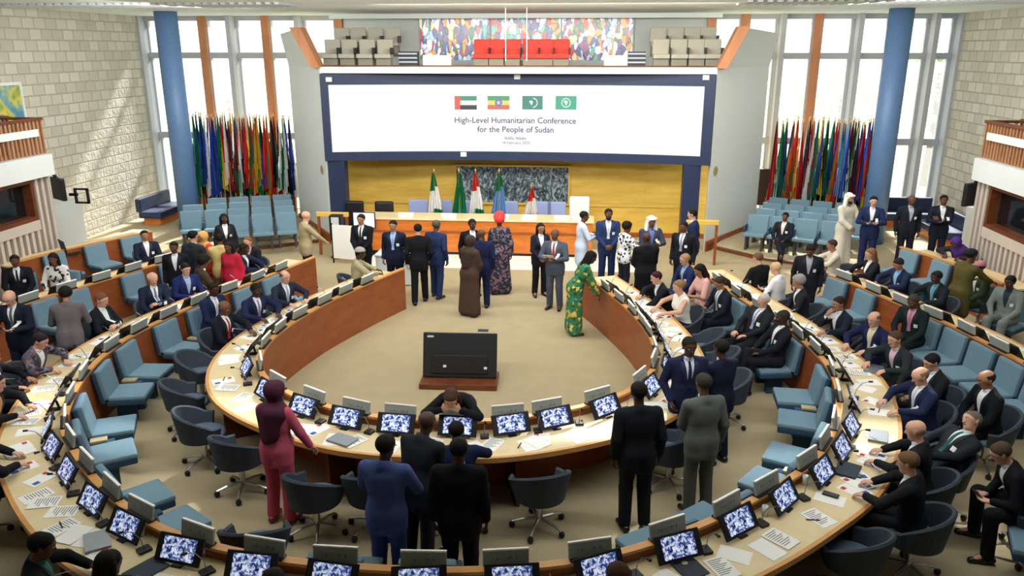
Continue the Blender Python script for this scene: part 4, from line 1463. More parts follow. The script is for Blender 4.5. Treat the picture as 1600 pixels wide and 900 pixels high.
# drinking glasses near the front monitors
M_GLASS = mat('dfe6e6', 0.05, 0.02, 2, spec=0.8)
gi = 0
for px, py in ((152, 800), (222, 830), (320, 860), (1195, 800), (1258, 752), (1310, 690)):
    p = at(px, py, z=.8)
    gi += 1
    g = MB().lathe([(.028, 0), (.033, .11), (.029, .11), (.026, .012)], n=14).build('drinking_glass', M_GLASS, None, smooth=True, loc=(p[0], p[1], .759))
    tag(g, 'clear drinking glass on the front of the larger ring, %s counted from the left' % nth(gi), 'glass', 'drinking glasses on the larger ring')

# ================================================================ big screen
SX0, SX1 = -5.12, 5.08


def arcy(x):
    return 21.0 + 0.6 * (1 - ((x + .03) / 5.1) ** 2)


def arcband(x0, x1, z0, z1, d0, d1, n=40):
    """slab bent along the screen's arc, d = depth behind it"""
    rings = []
    for x in np.linspace(x0, x1, n + 1):
        y = arcy(x)
        rings.append([(x, y + d0, z0), (x, y + d0, z1), (x, y + d1, z1), (x, y + d1, z0)])
    return rings


scr = empty('video_wall', 'wide curved video wall showing a white conference title slide above the podium', 'screen', (0, 21.3, 2.27))


def sp_(rings, nm, m, parent=scr):
    mb = MB()
    for r_ in (rings if isinstance(rings[0][0], list) else [rings]):
        mb.loft(r_)
    mb.v = [(x, y - 21.3, z - 2.27) for x, y, z in mb.v]
    return mb.build(nm, m, parent)


ZB, ZT, ZF0, ZF1 = 2.52, 4.28, 2.29, 4.56
sp_([arcband(SX0, SX1, ZF0, ZB, -.06, .2), arcband(SX0, SX1, ZT, ZF1, -.06, .2), arcband(SX0, -4.93, ZB, ZT, -.06, .2, 3), arcband(4.83, SX1, ZB, ZT, -.06, .2, 3),
     arcband(-4.93, 4.83, ZB, ZT, .06, .2)], 'frame', M_NAVY)
M_LED = bpy.data.materials.new('led')
M_LED.use_nodes = True
_b = M_LED.node_tree.nodes['Principled BSDF']
_b.inputs['Base Color'].default_value = (.02, .02, .02, 1)
_b.inputs['Roughness'].default_value = .5
_b.inputs['Emission Color'].default_value = (.97, .98, 1, 1)
_b.inputs['Emission Strength'].default_value = 1.24
disp = sp_(arcband(-4.93, 4.83, ZB, ZT, 0.0, .05), 'display', M_LED)
for x in (-4.86, 4.66):
    MB().box(x - .17 - .05, x + .17 + .05, -.25, .1, -2.27, .05).build('leg', M_NAVY, scr)
for px, py in ((516, 124), (806, 121), (1102, 121), (721, 244)):
    q = at(px, py, Y=21.1)
    y = arcy(q[0])
    MB().box(q[0] - .08, q[0] + .08, y - 21.3 - .1, y - 21.3 - .055, q[2] - 2.27 - .06, q[2] - 2.27 + .06, bev=.01).build('ceiling_sensor' if False else 'sensor', M_WHITE, scr)


def emis(c, e=1.15):
    key = ('emis', c, e)
    if key not in _M:
        m = M_LED.copy()
        b_ = m.node_tree.nodes['Principled BSDF']
        b_.inputs['Emission Color'].default_value = (*hexc(c), 1)
        b_.inputs['Emission Strength'].default_value = e
        _M[key] = m
    return _M[key]


def onscreen(nm, polys, mats, parent=disp):
    """flat graphics on the lit display: polygons in (x,z) with a material index"""
    mb = MB()
    for poly, mi, lift in polys:
        n = len(poly)
        a = sum(poly[i][0] * poly[(i + 1) % n][1] - poly[(i + 1) % n][0] * poly[i][1] for i in range(n))
        if a < 0:
            poly = poly[::-1]
        mb.add([(x, arcy(x) - 21.3 - .004 - lift, z - 2.27) for x, z in poly], [tuple(range(n))], mi)
    return mb.build(nm, mats, parent)


def rc(x0, x1, z0, z1):
    return [(x0, z0), (x1, z0), (x1, z1), (x0, z1)]


def circ(cx, cz, r, n=20, a0=0, a1=2 * PI, r0=None):
    if r0 is None:
        return [(cx + r * math.cos(a0 + (a1 - a0) * i / n), cz + r * math.sin(a0 + (a1 - a0) * i / n)) for i in range(n)]
    o = [(cx + r * math.cos(a0 + (a1 - a0) * i / n), cz + r * math.sin(a0 + (a1 - a0) * i / n)) for i in range(n + 1)]
    return o + [(cx + r0 * math.cos(a0 + (a1 - a0) * i / n), cz + r0 * math.sin(a0 + (a1 - a0) * i / n)) for i in range(n, -1, -1)]


def sxz(px, py):
    q = at(px, py, Y=21.59)
    return q[0], q[2]


def frect(x0, y0, x1, y1):
    a, b = sxz(x0, y1), sxz(x1, y0)
    return a[0], b[0], a[1], b[1]


x0, x1, z0, z1 = frect(711, 150, 745, 171)
h = (z1 - z0) / 3
onscreen('flag_graphic', [(rc(x0 + .15, x1, z1 - h, z1), 1, 0), (rc(x0 + .15, x1, z0 + h, z1 - h), 2, 0), (rc(x0 + .15, x1, z0, z0 + h), 3, 0), (rc(x0, x0 + .15, z0, z1), 0, 0)],
         [emis('e85a48'), emis('2a9a72'), emis('fbfcff'), emis('20242a')])
x0, x1, z0, z1 = frect(762, 150, 796, 171)
h = (z1 - z0) / 3
cx, cz = (x0 + x1) / 2, (z0 + z1) / 2
star = [(cx + (.075 if k % 2 == 0 else .03) * math.sin(PI * k / 5), cz + (.075 if k % 2 == 0 else .03) * math.cos(PI * k / 5)) for k in range(10)]
onscreen('flag_graphic', [(rc(x0, x1, z1 - h, z1), 0, 0), (rc(x0, x1, z0 + h, z1 - h), 1, 0), (rc(x0, x1, z0, z0 + h), 2, 0), (circ(cx, cz, .1), 3, .002), (star, 1, .004)],
         [emis('3aa860'), emis('f4e070'), emis('e26a5a'), emis('5a78d8')])
x0, x1, z0, z1 = frect(816, 150, 848, 171)
cx, cz = (x0 + x1) / 2, (z0 + z1) / 2
afr = [(-.07, .05), (-.02, .075), (.03, .06), (.06, .02), (.04, -.01), (.03, -.05), (0, -.085), (-.02, -.05), (-.02, -.01), (-.06, .0)]
onscreen('flag_graphic', [(rc(x0, x1, z0, z1), 0, 0), (circ(cx + .01, cz, .13, 16, -PI / 2, PI / 2, .105), 1, .002), ([(cx - .03 + a * .8, cz + b * .8) for a, b in afr], 1, .003)],
         [emis('2e8f78'), emis('eafaf2')])
x0, x1, z0, z1 = frect(868, 150, 901, 171)
cx, cz = (x0 + x1) / 2, (z0 + z1) / 2
onscreen('flag_graphic', [(rc(x0, x1, z0, z1), 0, 0), (circ(cx, cz, .125, 24, 0, 2 * PI - .001, .1), 1, .002), ([(cx + a * .9, cz + b * .9) for a, b in afr], 1, .003)],
         [emis('2cb48c'), emis('eafaf2')])


def text_mesh(body, size, name, spacing=1.0):
    cu = bpy.data.curves.new(name, 'FONT')
    cu.body = body
    cu.size = size
    cu.align_x = 'CENTER'
    cu.space_character = spacing
    cu.resolution_u = 3
    cu.offset = 0.012
    o = bpy.data.objects.new(name, cu)
    COL.objects.link(o)
    dg = bpy.context.evaluated_depsgraph_get()
    me = bpy.data.meshes.new_from_object(o.evaluated_get(dg))
    bpy.data.objects.remove(o)
    bpy.data.curves.remove(cu)
    return me


def screen_text(nm, body, px0, px1, pyb, c, maxsize=1.0):
    a = sxz(px0, pyb)
    b = sxz(px1, pyb)
    me = text_mesh(body, 1.0, nm)
    xs = [v.co.x for v in me.vertices]
    s = (b[0] - a[0]) / (max(xs) - min(xs))
    cx = (a[0] + b[0]) / 2 - s * (max(xs) + min(xs)) / 2
    for v in me.vertices:
        x, z = cx + v.co.x * s, a[1] + v.co.y * s
        v.co = (x, arcy(x) - 21.3 - .006, z - 2.27)
    return obj(nm, me, emis(c, 0.8), disp)


screen_text('title_text', 'High-Level Humanitarian Conference', 711, 900, 191.5, '55597c')
screen_text('title_text', 'for the People of Sudan', 746, 865, 206, '55597c')
screen_text('small_text', 'Addis Ababa', 788, 822, 218, '8a8ea0')
screen_text('small_text', '14 February 2025', 785, 828, 225, 'a5a8b5')

# ================================================================ podium
pod = empty('podium_desk', 'long orange wood podium desk with pale top below the gold wall', 'desk', (-.9, 20.4, 0))
MB().box(-3.1, 3.0, -.4, -.32, 0.08, .92, bev=.01).build('front_panel', M_WOODOR, pod)
MB().box(-3.08, 2.98, -.38, -.3, 0.0, .08).build('plinth', M_BLACK, pod)
MB().box(-3.14, 3.04, -.44, .4, .92, .96, bev=.01).build('worktop', M_MAPLE, pod)
MB().box(-3.1, 3.0, -.43, -.405, .60, .64).build('moulding', M_WOODRED, pod)
for x in (-3.1, 2.94):
    MB().box(x, x + .06, -.32, .38, 0.0, .92).build('side_panel', M_WOODRED, pod)
M_LAV = mat('8f9cc8', 0.7, 0.06, 8)
for i, px in enumerate((651, 690, 737, 793, 847, 868)):
    q = at(px, 335, Y=21.35)
    c = empty('podium_chair', 'lavender blue high backed chair behind the podium desk, %s from the left' % nth(i + 1), 'chair', (q[0], 21.3, 0), PI, 'chairs behind the podium desk')
    MB().box(-.27, .27, -.3, -.2, .42, 1.18, M=Matrix.Rotation(R(4), 4, 'X'), bev=.04).build('backrest', M_LAV, c)
    MB().box(-.27, .27, -.25, .25, .36, .46, bev=.03).build('seat_cushion', M_LAV, c)
    MB().lathe([(.25, 0), (.25, .03), (.04, .05), (.04, .37)], n=12).build('pedestal', M_STEEL, c)
for i, px in enumerate((633, 700, 782, 826, 878, 905)):
    q = at(px, 352, Y=19.98)
    c = empty('podium_nameplate', 'white nameplate on the podium desk, %s from the left' % nth(i + 1), 'nameplate', (q[0], 20.1, .96), 0, 'white nameplates on the podium desk')
    MB().box(-.2, .2, -.012, .012, 0.01, .13, M=Matrix.Rotation(R(-14), 4, 'X')).build('plate', M_PAPER, c)
    MB().box(-.15, .15, -.02, .06, 0, .012).build('foot', M_WHITE, c)
# tall white chair back at right of the podium
c = empty('white_chair', 'white high backed chair at the right end of the podium desk', 'chair', (at(905, 330, Y=21.5)[0], 21.5, 0), PI)
MB().box(-.28, .28, -.3, -.2, .42, 1.3, bev=.06).build('backrest', M_WHITE, c)
MB().box(-.27, .27, -.25, .25, .36, .46, bev=.03).build('seat_cushion', M_WHITE, c)
MB().lathe([(.25, 0), (.25, .03), (.04, .05), (.04, .37)], n=12).build('pedestal', M_STEEL, c)

# ---------------------------------------------------------------- flags


def drape(w0, w1, H, seed, folds=5, mix=.6):
    """hanging cloth: narrow at the finial, gathered folds below; returns MB with 3 lengthwise bands"""
    rg = random.Random(seed)
    ph = rg.uniform(0, 6)
    n, k = 12, 24
    mb = MB()
    grid = []
    for i in range(n + 1):
        t = i / n
        wd = w0 + (w1 - w0) * t ** .85
        row = []
        for j in range(k + 1):
            u = j / k - .5
            x = u * wd + .02 * math.sin(3 * t + ph)
            y = .05 * (.3 + t) * math.sin(folds * 2 * PI * u + ph + t) * (1 - .3 * abs(u))
            z = -H * t - .10 * H * (abs(u) ** 1.3) * t * (1 if rg.random() < 2 else 0)
            row.append((x, y, z))
        grid.append(row)
    vs = [p for r_ in grid for p in r_]
    for i in range(n):
        for j in range(k):
            a = i * (k + 1) + j
            u = (j + .5) / k
            band = int(min(2, 3 * (u * mix + (1 - mix) * (i + .5) / n)))
            mb.add([vs[a], vs[a + 1], vs[a + k + 2], vs[a + k + 1]], [(0, 3, 2, 1)], band)
    return mb


FC = {c: mat(h, 0.75, 0.08, 8, spec=0.1, trans=0.35) for c, h in
      dict(red='c8352f', green='1f7a4e', blue='2f4fae', yellow='e2bb35', white='eceef0', black='20221f', orange='dd7a2c', navy='27356f', sky='6f9fd8', maroon='7a2434', teal='1f8a7c').items()}
M_POLE = mat('c2a468', 0.35, 0.05, 6, metal=0.5)


def flag(name, label, cat, x, y, z0, H, top, cols, w0, w1, seed, group, base=True, mix=.6):
    f = empty(name, label, cat, (x, y, z0), 0, group)
    MB().tube([(0, 0, .0), (0, 0, top)], .016, 8).build('pole', M_POLE, f)
    MB().lathe([(.0, -.03), (.025, -.01), (.012, .03), (.0, .09)], (0, 0, top + .03), 8).build('finial', M_POLE, f)
    if base:
        MB().lathe([(.18, 0), (.18, .03), (.05, .06), (.02, .1)], n=14).build('base', M_POLE, f)
    mb = drape(w0, w1, H, seed, mix=mix)
    c = mb.build('flag_cloth', [FC[k] for k in cols], f, smooth=True, loc=(0, -.02, top - .03))
    return f


pf = [(678, ('green', 'white', 'green'), 'green and white flag'), (717, ('green', 'green', 'teal'), 'all green flag'), (743, ('red', 'white', 'green'), 'red, white and green flag'),
      (780, ('green', 'sky', 'sky'), 'green and sky blue flag'), (830, ('red', 'white', 'red'), 'red and white flag')]
for i, (px, cols, lb) in enumerate(pf):
    q = at(px, 268 if px != 830 else 292, Y=20.95)
    flag('standing_flag', lb + ' draped on a pole behind the podium desk', 'flag', q[0], 20.95, 0, 1.45 if px != 830 else 1.05, q[2], cols, .06, .52, i, 'flags behind the podium', mix=.12)
# coloured tips
POOL = ['red', 'green', 'blue', 'yellow', 'white', 'black', 'orange', 'navy', 'sky', 'maroon', 'teal']
LEFTC = [('green', 'teal', 'sky'), ('maroon', 'red', 'green'), ('sky', 'green', 'teal'), ('blue', 'navy', 'blue'), ('blue', 'white', 'blue'), ('white', 'blue', 'blue'), ('navy', 'blue', 'navy'), ('green', 'green', 'yellow'),
         ('red', 'white', 'orange'), ('navy', 'maroon', 'green'), ('white', 'maroon', 'green'), ('red', 'white', 'black'), ('navy', 'red', 'red'), ('yellow', 'green', 'red'), ('teal', 'yellow', 'green'), ('orange', 'yellow', 'blue'),
         ('red', 'red', 'teal'), ('red', 'orange', 'red'), ('maroon', 'black', 'green'), ('black', 'white', 'green'), ('green', 'white', 'black')]
RIGHTC = [('maroon', 'red', 'white'), ('green', 'teal', 'green'), ('green', 'navy', 'teal'), ('navy', 'orange', 'green'), ('red', 'red', 'yellow'), ('white', 'red', 'red'), ('navy', 'maroon', 'white'), ('red', 'white', 'red'), ('green', 'teal', 'green'),
          ('yellow', 'blue', 'yellow'), ('green', 'black', 'green'), ('teal', 'navy', 'green'), ('blue', 'orange', 'red'), ('green', 'sky', 'sky'), ('sky', 'blue', 'white'), ('black', 'green', 'maroon'), ('white', 'black', 'navy'),
          ('red', 'maroon', 'blue'), ('blue', 'red', 'navy'), ('green', 'yellow', 'blue'), ('red', 'orange', 'red'), ('red', 'red', 'maroon')]
for side, x0, x1, cl in (('left', -10.4, -7.3, LEFTC), ('right', 7.35, 10.35, RIGHTC)):
    n = len(cl)
    for i in range(n):
        x = x0 + (x1 - x0) * i / (n - 1) + rnd.uniform(-.03, .03)
        cols = cl[i]
        cn = []
        for c in cols:
            if c not in cn:
                cn.append(c)
        for rr in range(2):
            cc = cols if rr == 0 else (cols[2], cl[(i + 5) % n][0], cols[1])
            cn2 = []
            for c in cc:
                if c not in cn2:
                    cn2.append(c)
            H = rnd.uniform(1.45, 1.75) if rr else rnd.uniform(1.3, 1.6)
            flag('rack_flag', '%s flag of the %s rack, %s from its left, %s rank' % (', '.join(cn2), side, nth(i + 1), 'front' if rr == 0 else 'rear'), 'flag',
                 x + (.07 if rr else 0), 23.75 + .35 * rr, .15, H + .75, rnd.uniform(2.95, 3.12), cc, .02, rnd.uniform(.25, .33), i * 3 + rr + (50 if side == 'left' else 0),
                 'flags in the %s rack' % side, base=False)
    st = empty('flag_stand', 'long dark wooden stand that holds the poles of the %s flag rack' % side, 'flag stand', ((x0 + x1) / 2, 23.92, .15))
    hw = (x1 - x0) / 2 + .08
    MB().box(-hw, hw, -.32, .32, 0, .12, bev=.01).build('base', M_WOODDK, st)
    MB().box(-hw, hw, .26, .3, .12, .75).build('back_board', M_WOODDK, st)

# ---------------------------------------------------------------- railings, loudspeaker, prompter, table
for nm, xa, xb, y in (('left', -5.05, -4.2, 19.75), ('right', 4.4, 5.2, 19.6)):
    r_ = empty('podium_railing', 'golden handrail on dark posts at the %s end of the podium' % nm, 'railing', (xa, y, 0))
    L = xb - xa
    MB().box(0, L, -.05, .05, 1.02, 1.14, bev=.02).build('handrail', M_GOLD, r_)
    for x in (.05, L - .05):
        MB().box(x - .03, x + .03, -.03, .03, 0, 1.02).build('post', M_WOODRED, r_)
q = at(523, 400, z=0)
ls = empty('loudspeaker', 'tall slim black loudspeaker standing by the left podium rail', 'loudspeaker', (-4.45, 19.5, 0))
MB().box(-.16, .16, -.12, .12, .45, 1.12, bev=.02).build('cabinet', M_BLACK, ls)
MB().box(-.1, .1, -.13, -.118, .85, 1.08).build('grille', M_GREY, ls)
MB().tube([(0, 0, .02), (0, 0, .46)], .035, 8).lathe([(.2, 0), (.2, .03)], n=12).build('stand', M_BLACK, ls)
q = at(569, 343, Y=19.9)
mo = empty('confidence_screen', 'white lit screen on a stand at the left end of the podium', 'screen', (q[0], 19.9, 0))
MB().box(-.3, .3, -.02, .02, q[2] - .22, q[2] + .2, bev=.01).build('panel', M_BLACK, mo)
MB().box(-.275, .275, -.026, -.019, q[2] - .2, q[2] + .18).build('display', M_LED, mo)
MB().tube([(0, .05, 0.02), (0, .05, q[2])], .03, 8).box(-.25, .25, -.12, .25, 0, .03).build('stand', M_BLACK, mo)
for i, px in enumerate((549, 596)):
    q = at(px, 340, Y=20.6)
    c = empty('black_chair', 'black office chair behind the white lit screen, %s one' % ('left' if i == 0 else 'right'), 'chair', (q[0], 20.7, 0), PI, 'black chairs at the left end of the podium')
    MB().box(-.26, .26, -.3, -.2, .5, 1.22, bev=.06).build('backrest', M_BLACK, c)
    MB().box(-.26, .26, -.25, .25, .4, .5, bev=.03).build('seat_cushion', M_BLACK, c)
    MB().lathe([(.25, 0), (.25, .03), (.04, .05), (.04, .4)], n=12).build('pedestal', M_STEEL, c)
q = at(528, 430, z=0)
wb = empty('display_board', 'white display board standing behind the seated man in beige', 'board', (-4.05, 18.9, 0), R(-10))
MB().box(-.35, .35, -.015, .015, .12, .98).build('panel', M_PAPER, wb)
MB().box(-.38, -.35, -.02, .02, 0, 1.02).box(.35, .38, -.02, .02, 0, 1.02).build('frame', M_BLACK, wb)
tb = empty('side_table', 'small white draped table with papers beside the man in beige', 'table', (-2.42, 17.35, 0))
MB().box(-.42, .42, -.28, .28, .68, .72, bev=.01).build('tabletop', M_WHITE, tb)
MB().box(-.4, .4, -.26, .26, .02, .68, bev=.02).build('cloth_skirt', M_WHITE, tb)
for i, (x, y, a) in enumerate(((-.2, .05, 20), (.12, -.03, -15), (.25, .08, 40))):
    o = copy_tree(protos['paper1'])
    o.location = (-2.42 + x, 17.35 + y, .72 + i * .0045)
    o.rotation_euler = (0, 0, R(a))
    tag(o, 'paper sheet on the small white table beside the man in beige, %s from its left' % nth(i + 1), 'paper', 'papers on the small white table')

# big monitor on the floor of the ring, seen from behind
tvp = at(718, 600, z=0)
tv = empty('floor_monitor', 'large black monitor seen from behind on a low wooden stand in the open floor', 'monitor', (tvp[0], tvp[1], 0), R(2))
T = Matrix.Translation((0, .05, .1)) @ Matrix.Rotation(R(-16), 4, 'X')
MB().box(-.6, .6, -.035, .03, 0, .72, M=T, bev=.015).build('casing', mat('1d2023', 0.5, 0.15, 5), tv)
MB().box(-.45, .45, -.06, -.03, .06, .36, M=T, bev=.01).build('back_cover', mat('191b1e', 0.5, 0.1, 5), tv)
MB().box(-.56, .56, .03, .034, .05, .68, M=T).build('screen', M_GLASSD, tv)
for x, z in ((-.24, .18), (.42, .16)):
    MB().box(x - .025, x + .025, -.066, -.058, z - .02, z + .02, M=T).build('port', M_WHITE, tv)
MB().box(-.05, .05, -.04, -.034, .64, .67, M=Matrix.Translation((-.48, 0, 0)) if False else T @ Matrix.Translation((-.48, 0, 0))).build('badge', M_GREY, tv)
MB().box(-.62, .62, -.25, .35, 0.0, .09, bev=.01).build('stand', M_WOODDK, tv)
fp = at(755, 517, z=0)
o = MB().box(-.1, .1, -.05, .05, 0, .02, bev=.005).build('floor_socket', M_SLATE, None, loc=(fp[0], fp[1], 0))
tag(o, 'small dark cable box on the open carpet beyond the large black monitor', 'cable box')
for i, px in enumerate((790, 823)):
    q = at(px, 60, Y=20.6)
    o = MB().tube([(0, 0, 0), (0, 0, CEIL - 4.9)], .012, 6).build('hanging_cable', M_WHITE, None, loc=(q[0], 20.6, 4.9))
    tag(o, 'thin white cable hanging from the ceiling above the video wall, %s one' % ('left' if i == 0 else 'right'), 'cable', 'cables hanging over the video wall')

# ---------------------------------------------------------------- balcony
M_BEIGE = mat('b5b2a6', 0.8, 0.06, 8)
M_BEIGED = mat('8f8c80', 0.8, 0.06, 8)
M_REDCH = mat('d8453a', 0.7, 0.07, 8)


def make_bseat(m, nm):
    s = empty(nm, 'x', 'seat')
    MB().box(-.22, .22, .14, .24, .3, .78, bev=.03).build('backrest', m, s)
    MB().box(-.22, .22, -.22, .2, .28, .4, bev=.03).build('seat_cushion', m, s)
    MB().box(-.2, .2, -.1, .15, 0, .28).build('plinth', M_BEIGED, s)
    MB().box(.215, .245, -.2, .18, .38, .56, bev=.008).build('armrest', M_BLACK, s)
    return s


b0 = make_bseat(M_BEIGE, 'balcony_seat')
used = False
for side, px in (('left', (520, 546, 574, 602)), ('right', (1032, 1060, 1087, 1113))):
    struct('floor_balcony_step_' + side, MB().box(*((-5.3, -3.25) if side == 'left' else (3.3, 5.35)), 22.75, 24.0, 4.66, 4.98), M_GREY)
    for rr in range(2):
        for i, x in enumerate(px):
            q = at(x, 85, Y=22.3)
            o = copy_tree(b0) if used else b0
            used = True
            o.location = (q[0], 22.15 + rr * .95, 4.66 + .32 * rr)
            tag(o, 'beige balcony seat on the %s, %s row, %s from its left' % (side, 'front' if rr == 0 else 'back', nth(i + 1)), 'seat', 'balcony seats to the %s' % side)
r0 = make_bseat(M_REDCH, 'red_chair')
for i, px in enumerate((752, 776, 801, 829, 852, 877)):
    q = at(px, 92, Y=22.4)
    o = copy_tree(r0) if i else r0
    o.location = (q[0], 22.4, 4.66)
    tag(o, 'red chair on the balcony below the stained glass, %s from the left' % nth(i + 1), 'chair', 'red chairs on the balcony')
for i, (xa, xb) in enumerate(((621, 650), (982, 1010))):
    a, b = at(xa, 80, Y=22.3)[0], at(xb, 80, Y=22.3)[0]
    s = empty('louvred_vent', 'dark louvred vent box on the balcony at the %s of the chairs' % ('left' if i == 0 else 'right'), 'vent box', ((a + b) / 2, 22.4, 4.66), 0)
    hw = (b - a) / 2
    MB().box(-hw, hw, .05, .3, 0, .46).build('body', M_NAVY, s)
    for k in range(4):
        MB().box(-hw, hw, 0, .05, .05 + k * .11, .09 + k * .11).build('slat', M_GREY, s)
for i, (xa, xb) in enumerate(((660, 704), (944, 984))):
    a, b = at(xa, 95, Y=22.5)[0], at(xb, 95, Y=22.5)[0]
    s = empty('white_board', 'plain white panel on the balcony floor under the %s part of the stained glass' % ('left' if i == 0 else 'right'), 'panel', ((a + b) / 2, 22.6, 4.66))
    hw = (b - a) / 2
    MB().box(-hw, hw, -.03, .03, 0.03, .36).build('board', M_PAPER, s)
    MB().box(-hw, hw, -.1, .1, 0, .03).build('foot', M_GREY, s)
# gold emblem discs on the wings
for side, px, py in (('left', 493, 265), ('right', 1121, 267)):
    Y_ = 21.3 if side == 'left' else 21.2
    q = at(px, py, Y=Y_)
    e = MB().lathe([(.11, -.012), (.13, 0), (.11, .012)], n=20).build('wall_emblem', M_BRASS, None)
    sg = -1 if side == 'left' else 1
    ang = math.atan2(2.75, sg * 1.85)
    nr = Vector((math.sin(ang), -math.cos(ang), 0)) * (1 if sg > 0 else -1)
    if nr.y > 0:
        nr = -nr
    t = (Y_ - 20.95) / 2.75
    bx_ = sg * (5.1 + 1.85 * t)
    e.location = Vector((bx_, Y_, q[2])) + nr * .012
    e.rotation_euler = nr.to_track_quat('Z', 'Y').to_euler()
    tag(e, 'small round metal emblem on the white wall %s of the video wall' % ('to the ' + side), 'emblem')
# ================================================================ people: bodies and clothes
# each surface is the blended skin of rounded limbs, meshed once
def prim_box(p, m):
    a, b, ra, rb = p[:4]
    r_ = max(ra, rb) + m
    return np.minimum(a, b) - r_, np.maximum(a, b) + r_


def prim_d(X, Y, Z, p):
    a, b, ra, rb = p[:4]
    ba = b - a
    L = float(ba @ ba)
    px, py, pz = X - a[0], Y - a[1], Z - a[2]
    if L < 1e-9:
        return np.sqrt(px * px + py * py + pz * pz) - ra
    t = np.clip((px * ba[0] + py * ba[1] + pz * ba[2]) / L, 0, 1)
    px, py, pz = px - t * ba[0], py - t * ba[1], pz - t * ba[2]
    return np.sqrt(px * px + py * py + pz * pz) - (ra + (rb - ra) * t)


def smin(a, b, k):
    if k <= 0:
        return np.minimum(a, b)
    h = np.maximum(k - np.abs(a - b), 0) / k
    return np.minimum(a, b) - h * h * k * .25


def sd_points(P, prims):
    D = np.full(len(P), 9.0)
    for p in prims:
        D = smin(D, prim_d(P[:, 0], P[:, 1], P[:, 2], p), p[4])
    return D


def sdf_mesh(prims, vox, cut=None):
    """prims: (a, b, ra, rb, blend). cut: function(X,Y,Z)->distance to intersect with"""
    lo = np.min([prim_box(p, .03)[0] for p in prims], axis=0)
    hi = np.max([prim_box(p, .03)[1] for p in prims], axis=0)
    n = np.ceil((hi - lo) / vox).astype(int) + 2
    ax = [lo[i] + vox * np.arange(n[i]) for i in range(3)]
    D = np.full(tuple(n), 1.0, np.float32)
    for p in prims:
        a, b = prim_box(p, .045 + vox)
        i0 = np.maximum(((a - lo) / vox).astype(int), 0)
        i1 = np.minimum(((b - lo) / vox).astype(int) + 2, n)
        sl = tuple(slice(i0[i], i1[i]) for i in range(3))
        X, Y, Z = np.meshgrid(*[ax[i][sl[i]] for i in range(3)], indexing='ij', sparse=True)
        D[sl] = smin(D[sl], prim_d(X, Y, Z, p).astype(np.float32), p[4])
    if cut is not None:
        X, Y, Z = np.meshgrid(*ax, indexing='ij', sparse=True)
        D = np.maximum(D, cut(X, Y, Z))
    D[0], D[-1], D[:, 0], D[:, -1], D[:, :, 0], D[:, :, -1] = 1, 1, 1, 1, 1, 1
    ins = D < 0
    c = np.zeros(tuple(n - 1), np.int8)
    for i in (0, 1):
        for j in (0, 1):
            for k in (0, 1):
                c += ins[i:n[0] - 1 + i, j:n[1] - 1 + j, k:n[2] - 1 + k]
    act = (c > 0) & (c < 8)
    idx = np.argwhere(act)
    vid = np.full(tuple(n - 1), -1, np.int32)
    vid[act] = np.arange(len(idx))
    acc = np.zeros((len(idx), 3))
    cnt = np.zeros(len(idx))
    cor = [(0, 0, 0), (1, 0, 0), (0, 1, 0), (0, 0, 1), (1, 1, 0), (1, 0, 1), (0, 1, 1), (1, 1, 1)]
    for a in cor:
        for ax_ in range(3):
            if a[ax_]:
                continue
            b = list(a)
            b[ax_] = 1
            da = D[idx[:, 0] + a[0], idx[:, 1] + a[1], idx[:, 2] + a[2]]
            db = D[idx[:, 0] + b[0], idx[:, 1] + b[1], idx[:, 2] + b[2]]
            m = (da < 0) != (db < 0)
            t = np.where(m, da / np.where(m, da - db, 1), 0)
            pos = np.array(a, float) + np.outer(t, np.array(b) - np.array(a))
            acc[m] += pos[m]
            cnt[m] += 1
    V_ = (idx + acc / cnt[:, None]) * vox + lo
    faces = []
    for ax_ in range(3):
        u, v = (ax_ + 1) % 3, (ax_ + 2) % 3
        s0 = [slice(1, n[i] - 1) for i in range(3)]
        s1 = list(s0)
        s0[ax_] = slice(0, n[ax_] - 1)
        s1[ax_] = slice(1, n[ax_])
        A, B = ins[tuple(s0)], ins[tuple(s1)]
        q = np.argwhere(A != B)
        if not len(q):
            continue
        flip = A[tuple(q.T)]
        base = q.copy()
        base[:, u] += 1
        base[:, v] += 1
        def vv(du, dv):
            w_ = base.copy()
            w_[:, u] += du
            w_[:, v] += dv
            return vid[w_[:, 0], w_[:, 1], w_[:, 2]]
        f = np.stack([vv(-1, -1), vv(0, -1), vv(0, 0), vv(-1, 0)], 1)
        f[~flip] = f[~flip][:, ::-1]
        faces.append(f)
    return V_, np.vstack(faces)


def to_mesh(Vx, Fx, name):
    me = bpy.data.meshes.new(name)
    me.vertices.add(len(Vx))
    me.vertices.foreach_set('co', np.asarray(Vx, np.float32).ravel())
    me.loops.add(len(Fx) * 4)
    me.loops.foreach_set('vertex_index', np.asarray(Fx, np.int32).ravel())
    me.polygons.add(len(Fx))
    me.polygons.foreach_set('loop_start', np.arange(0, len(Fx) * 4, 4, dtype=np.int32))
    me.polygons.foreach_set('loop_total', np.full(len(Fx), 4, np.int32))
    me.polygons.foreach_set('use_smooth', np.ones(len(Fx), bool))
    me.update(calc_edges=True)
    return me


def surf(name, prims, vox, m, parent, cut=None):
    v, f = sdf_mesh(prims, vox, cut)
    return obj(name, to_mesh(v, f, name), m, parent)


def C(a, b, ra, rb=None, k=.03):
    return (np.asarray(a, float), np.asarray(b, float), ra, ra if rb is None else rb, k)


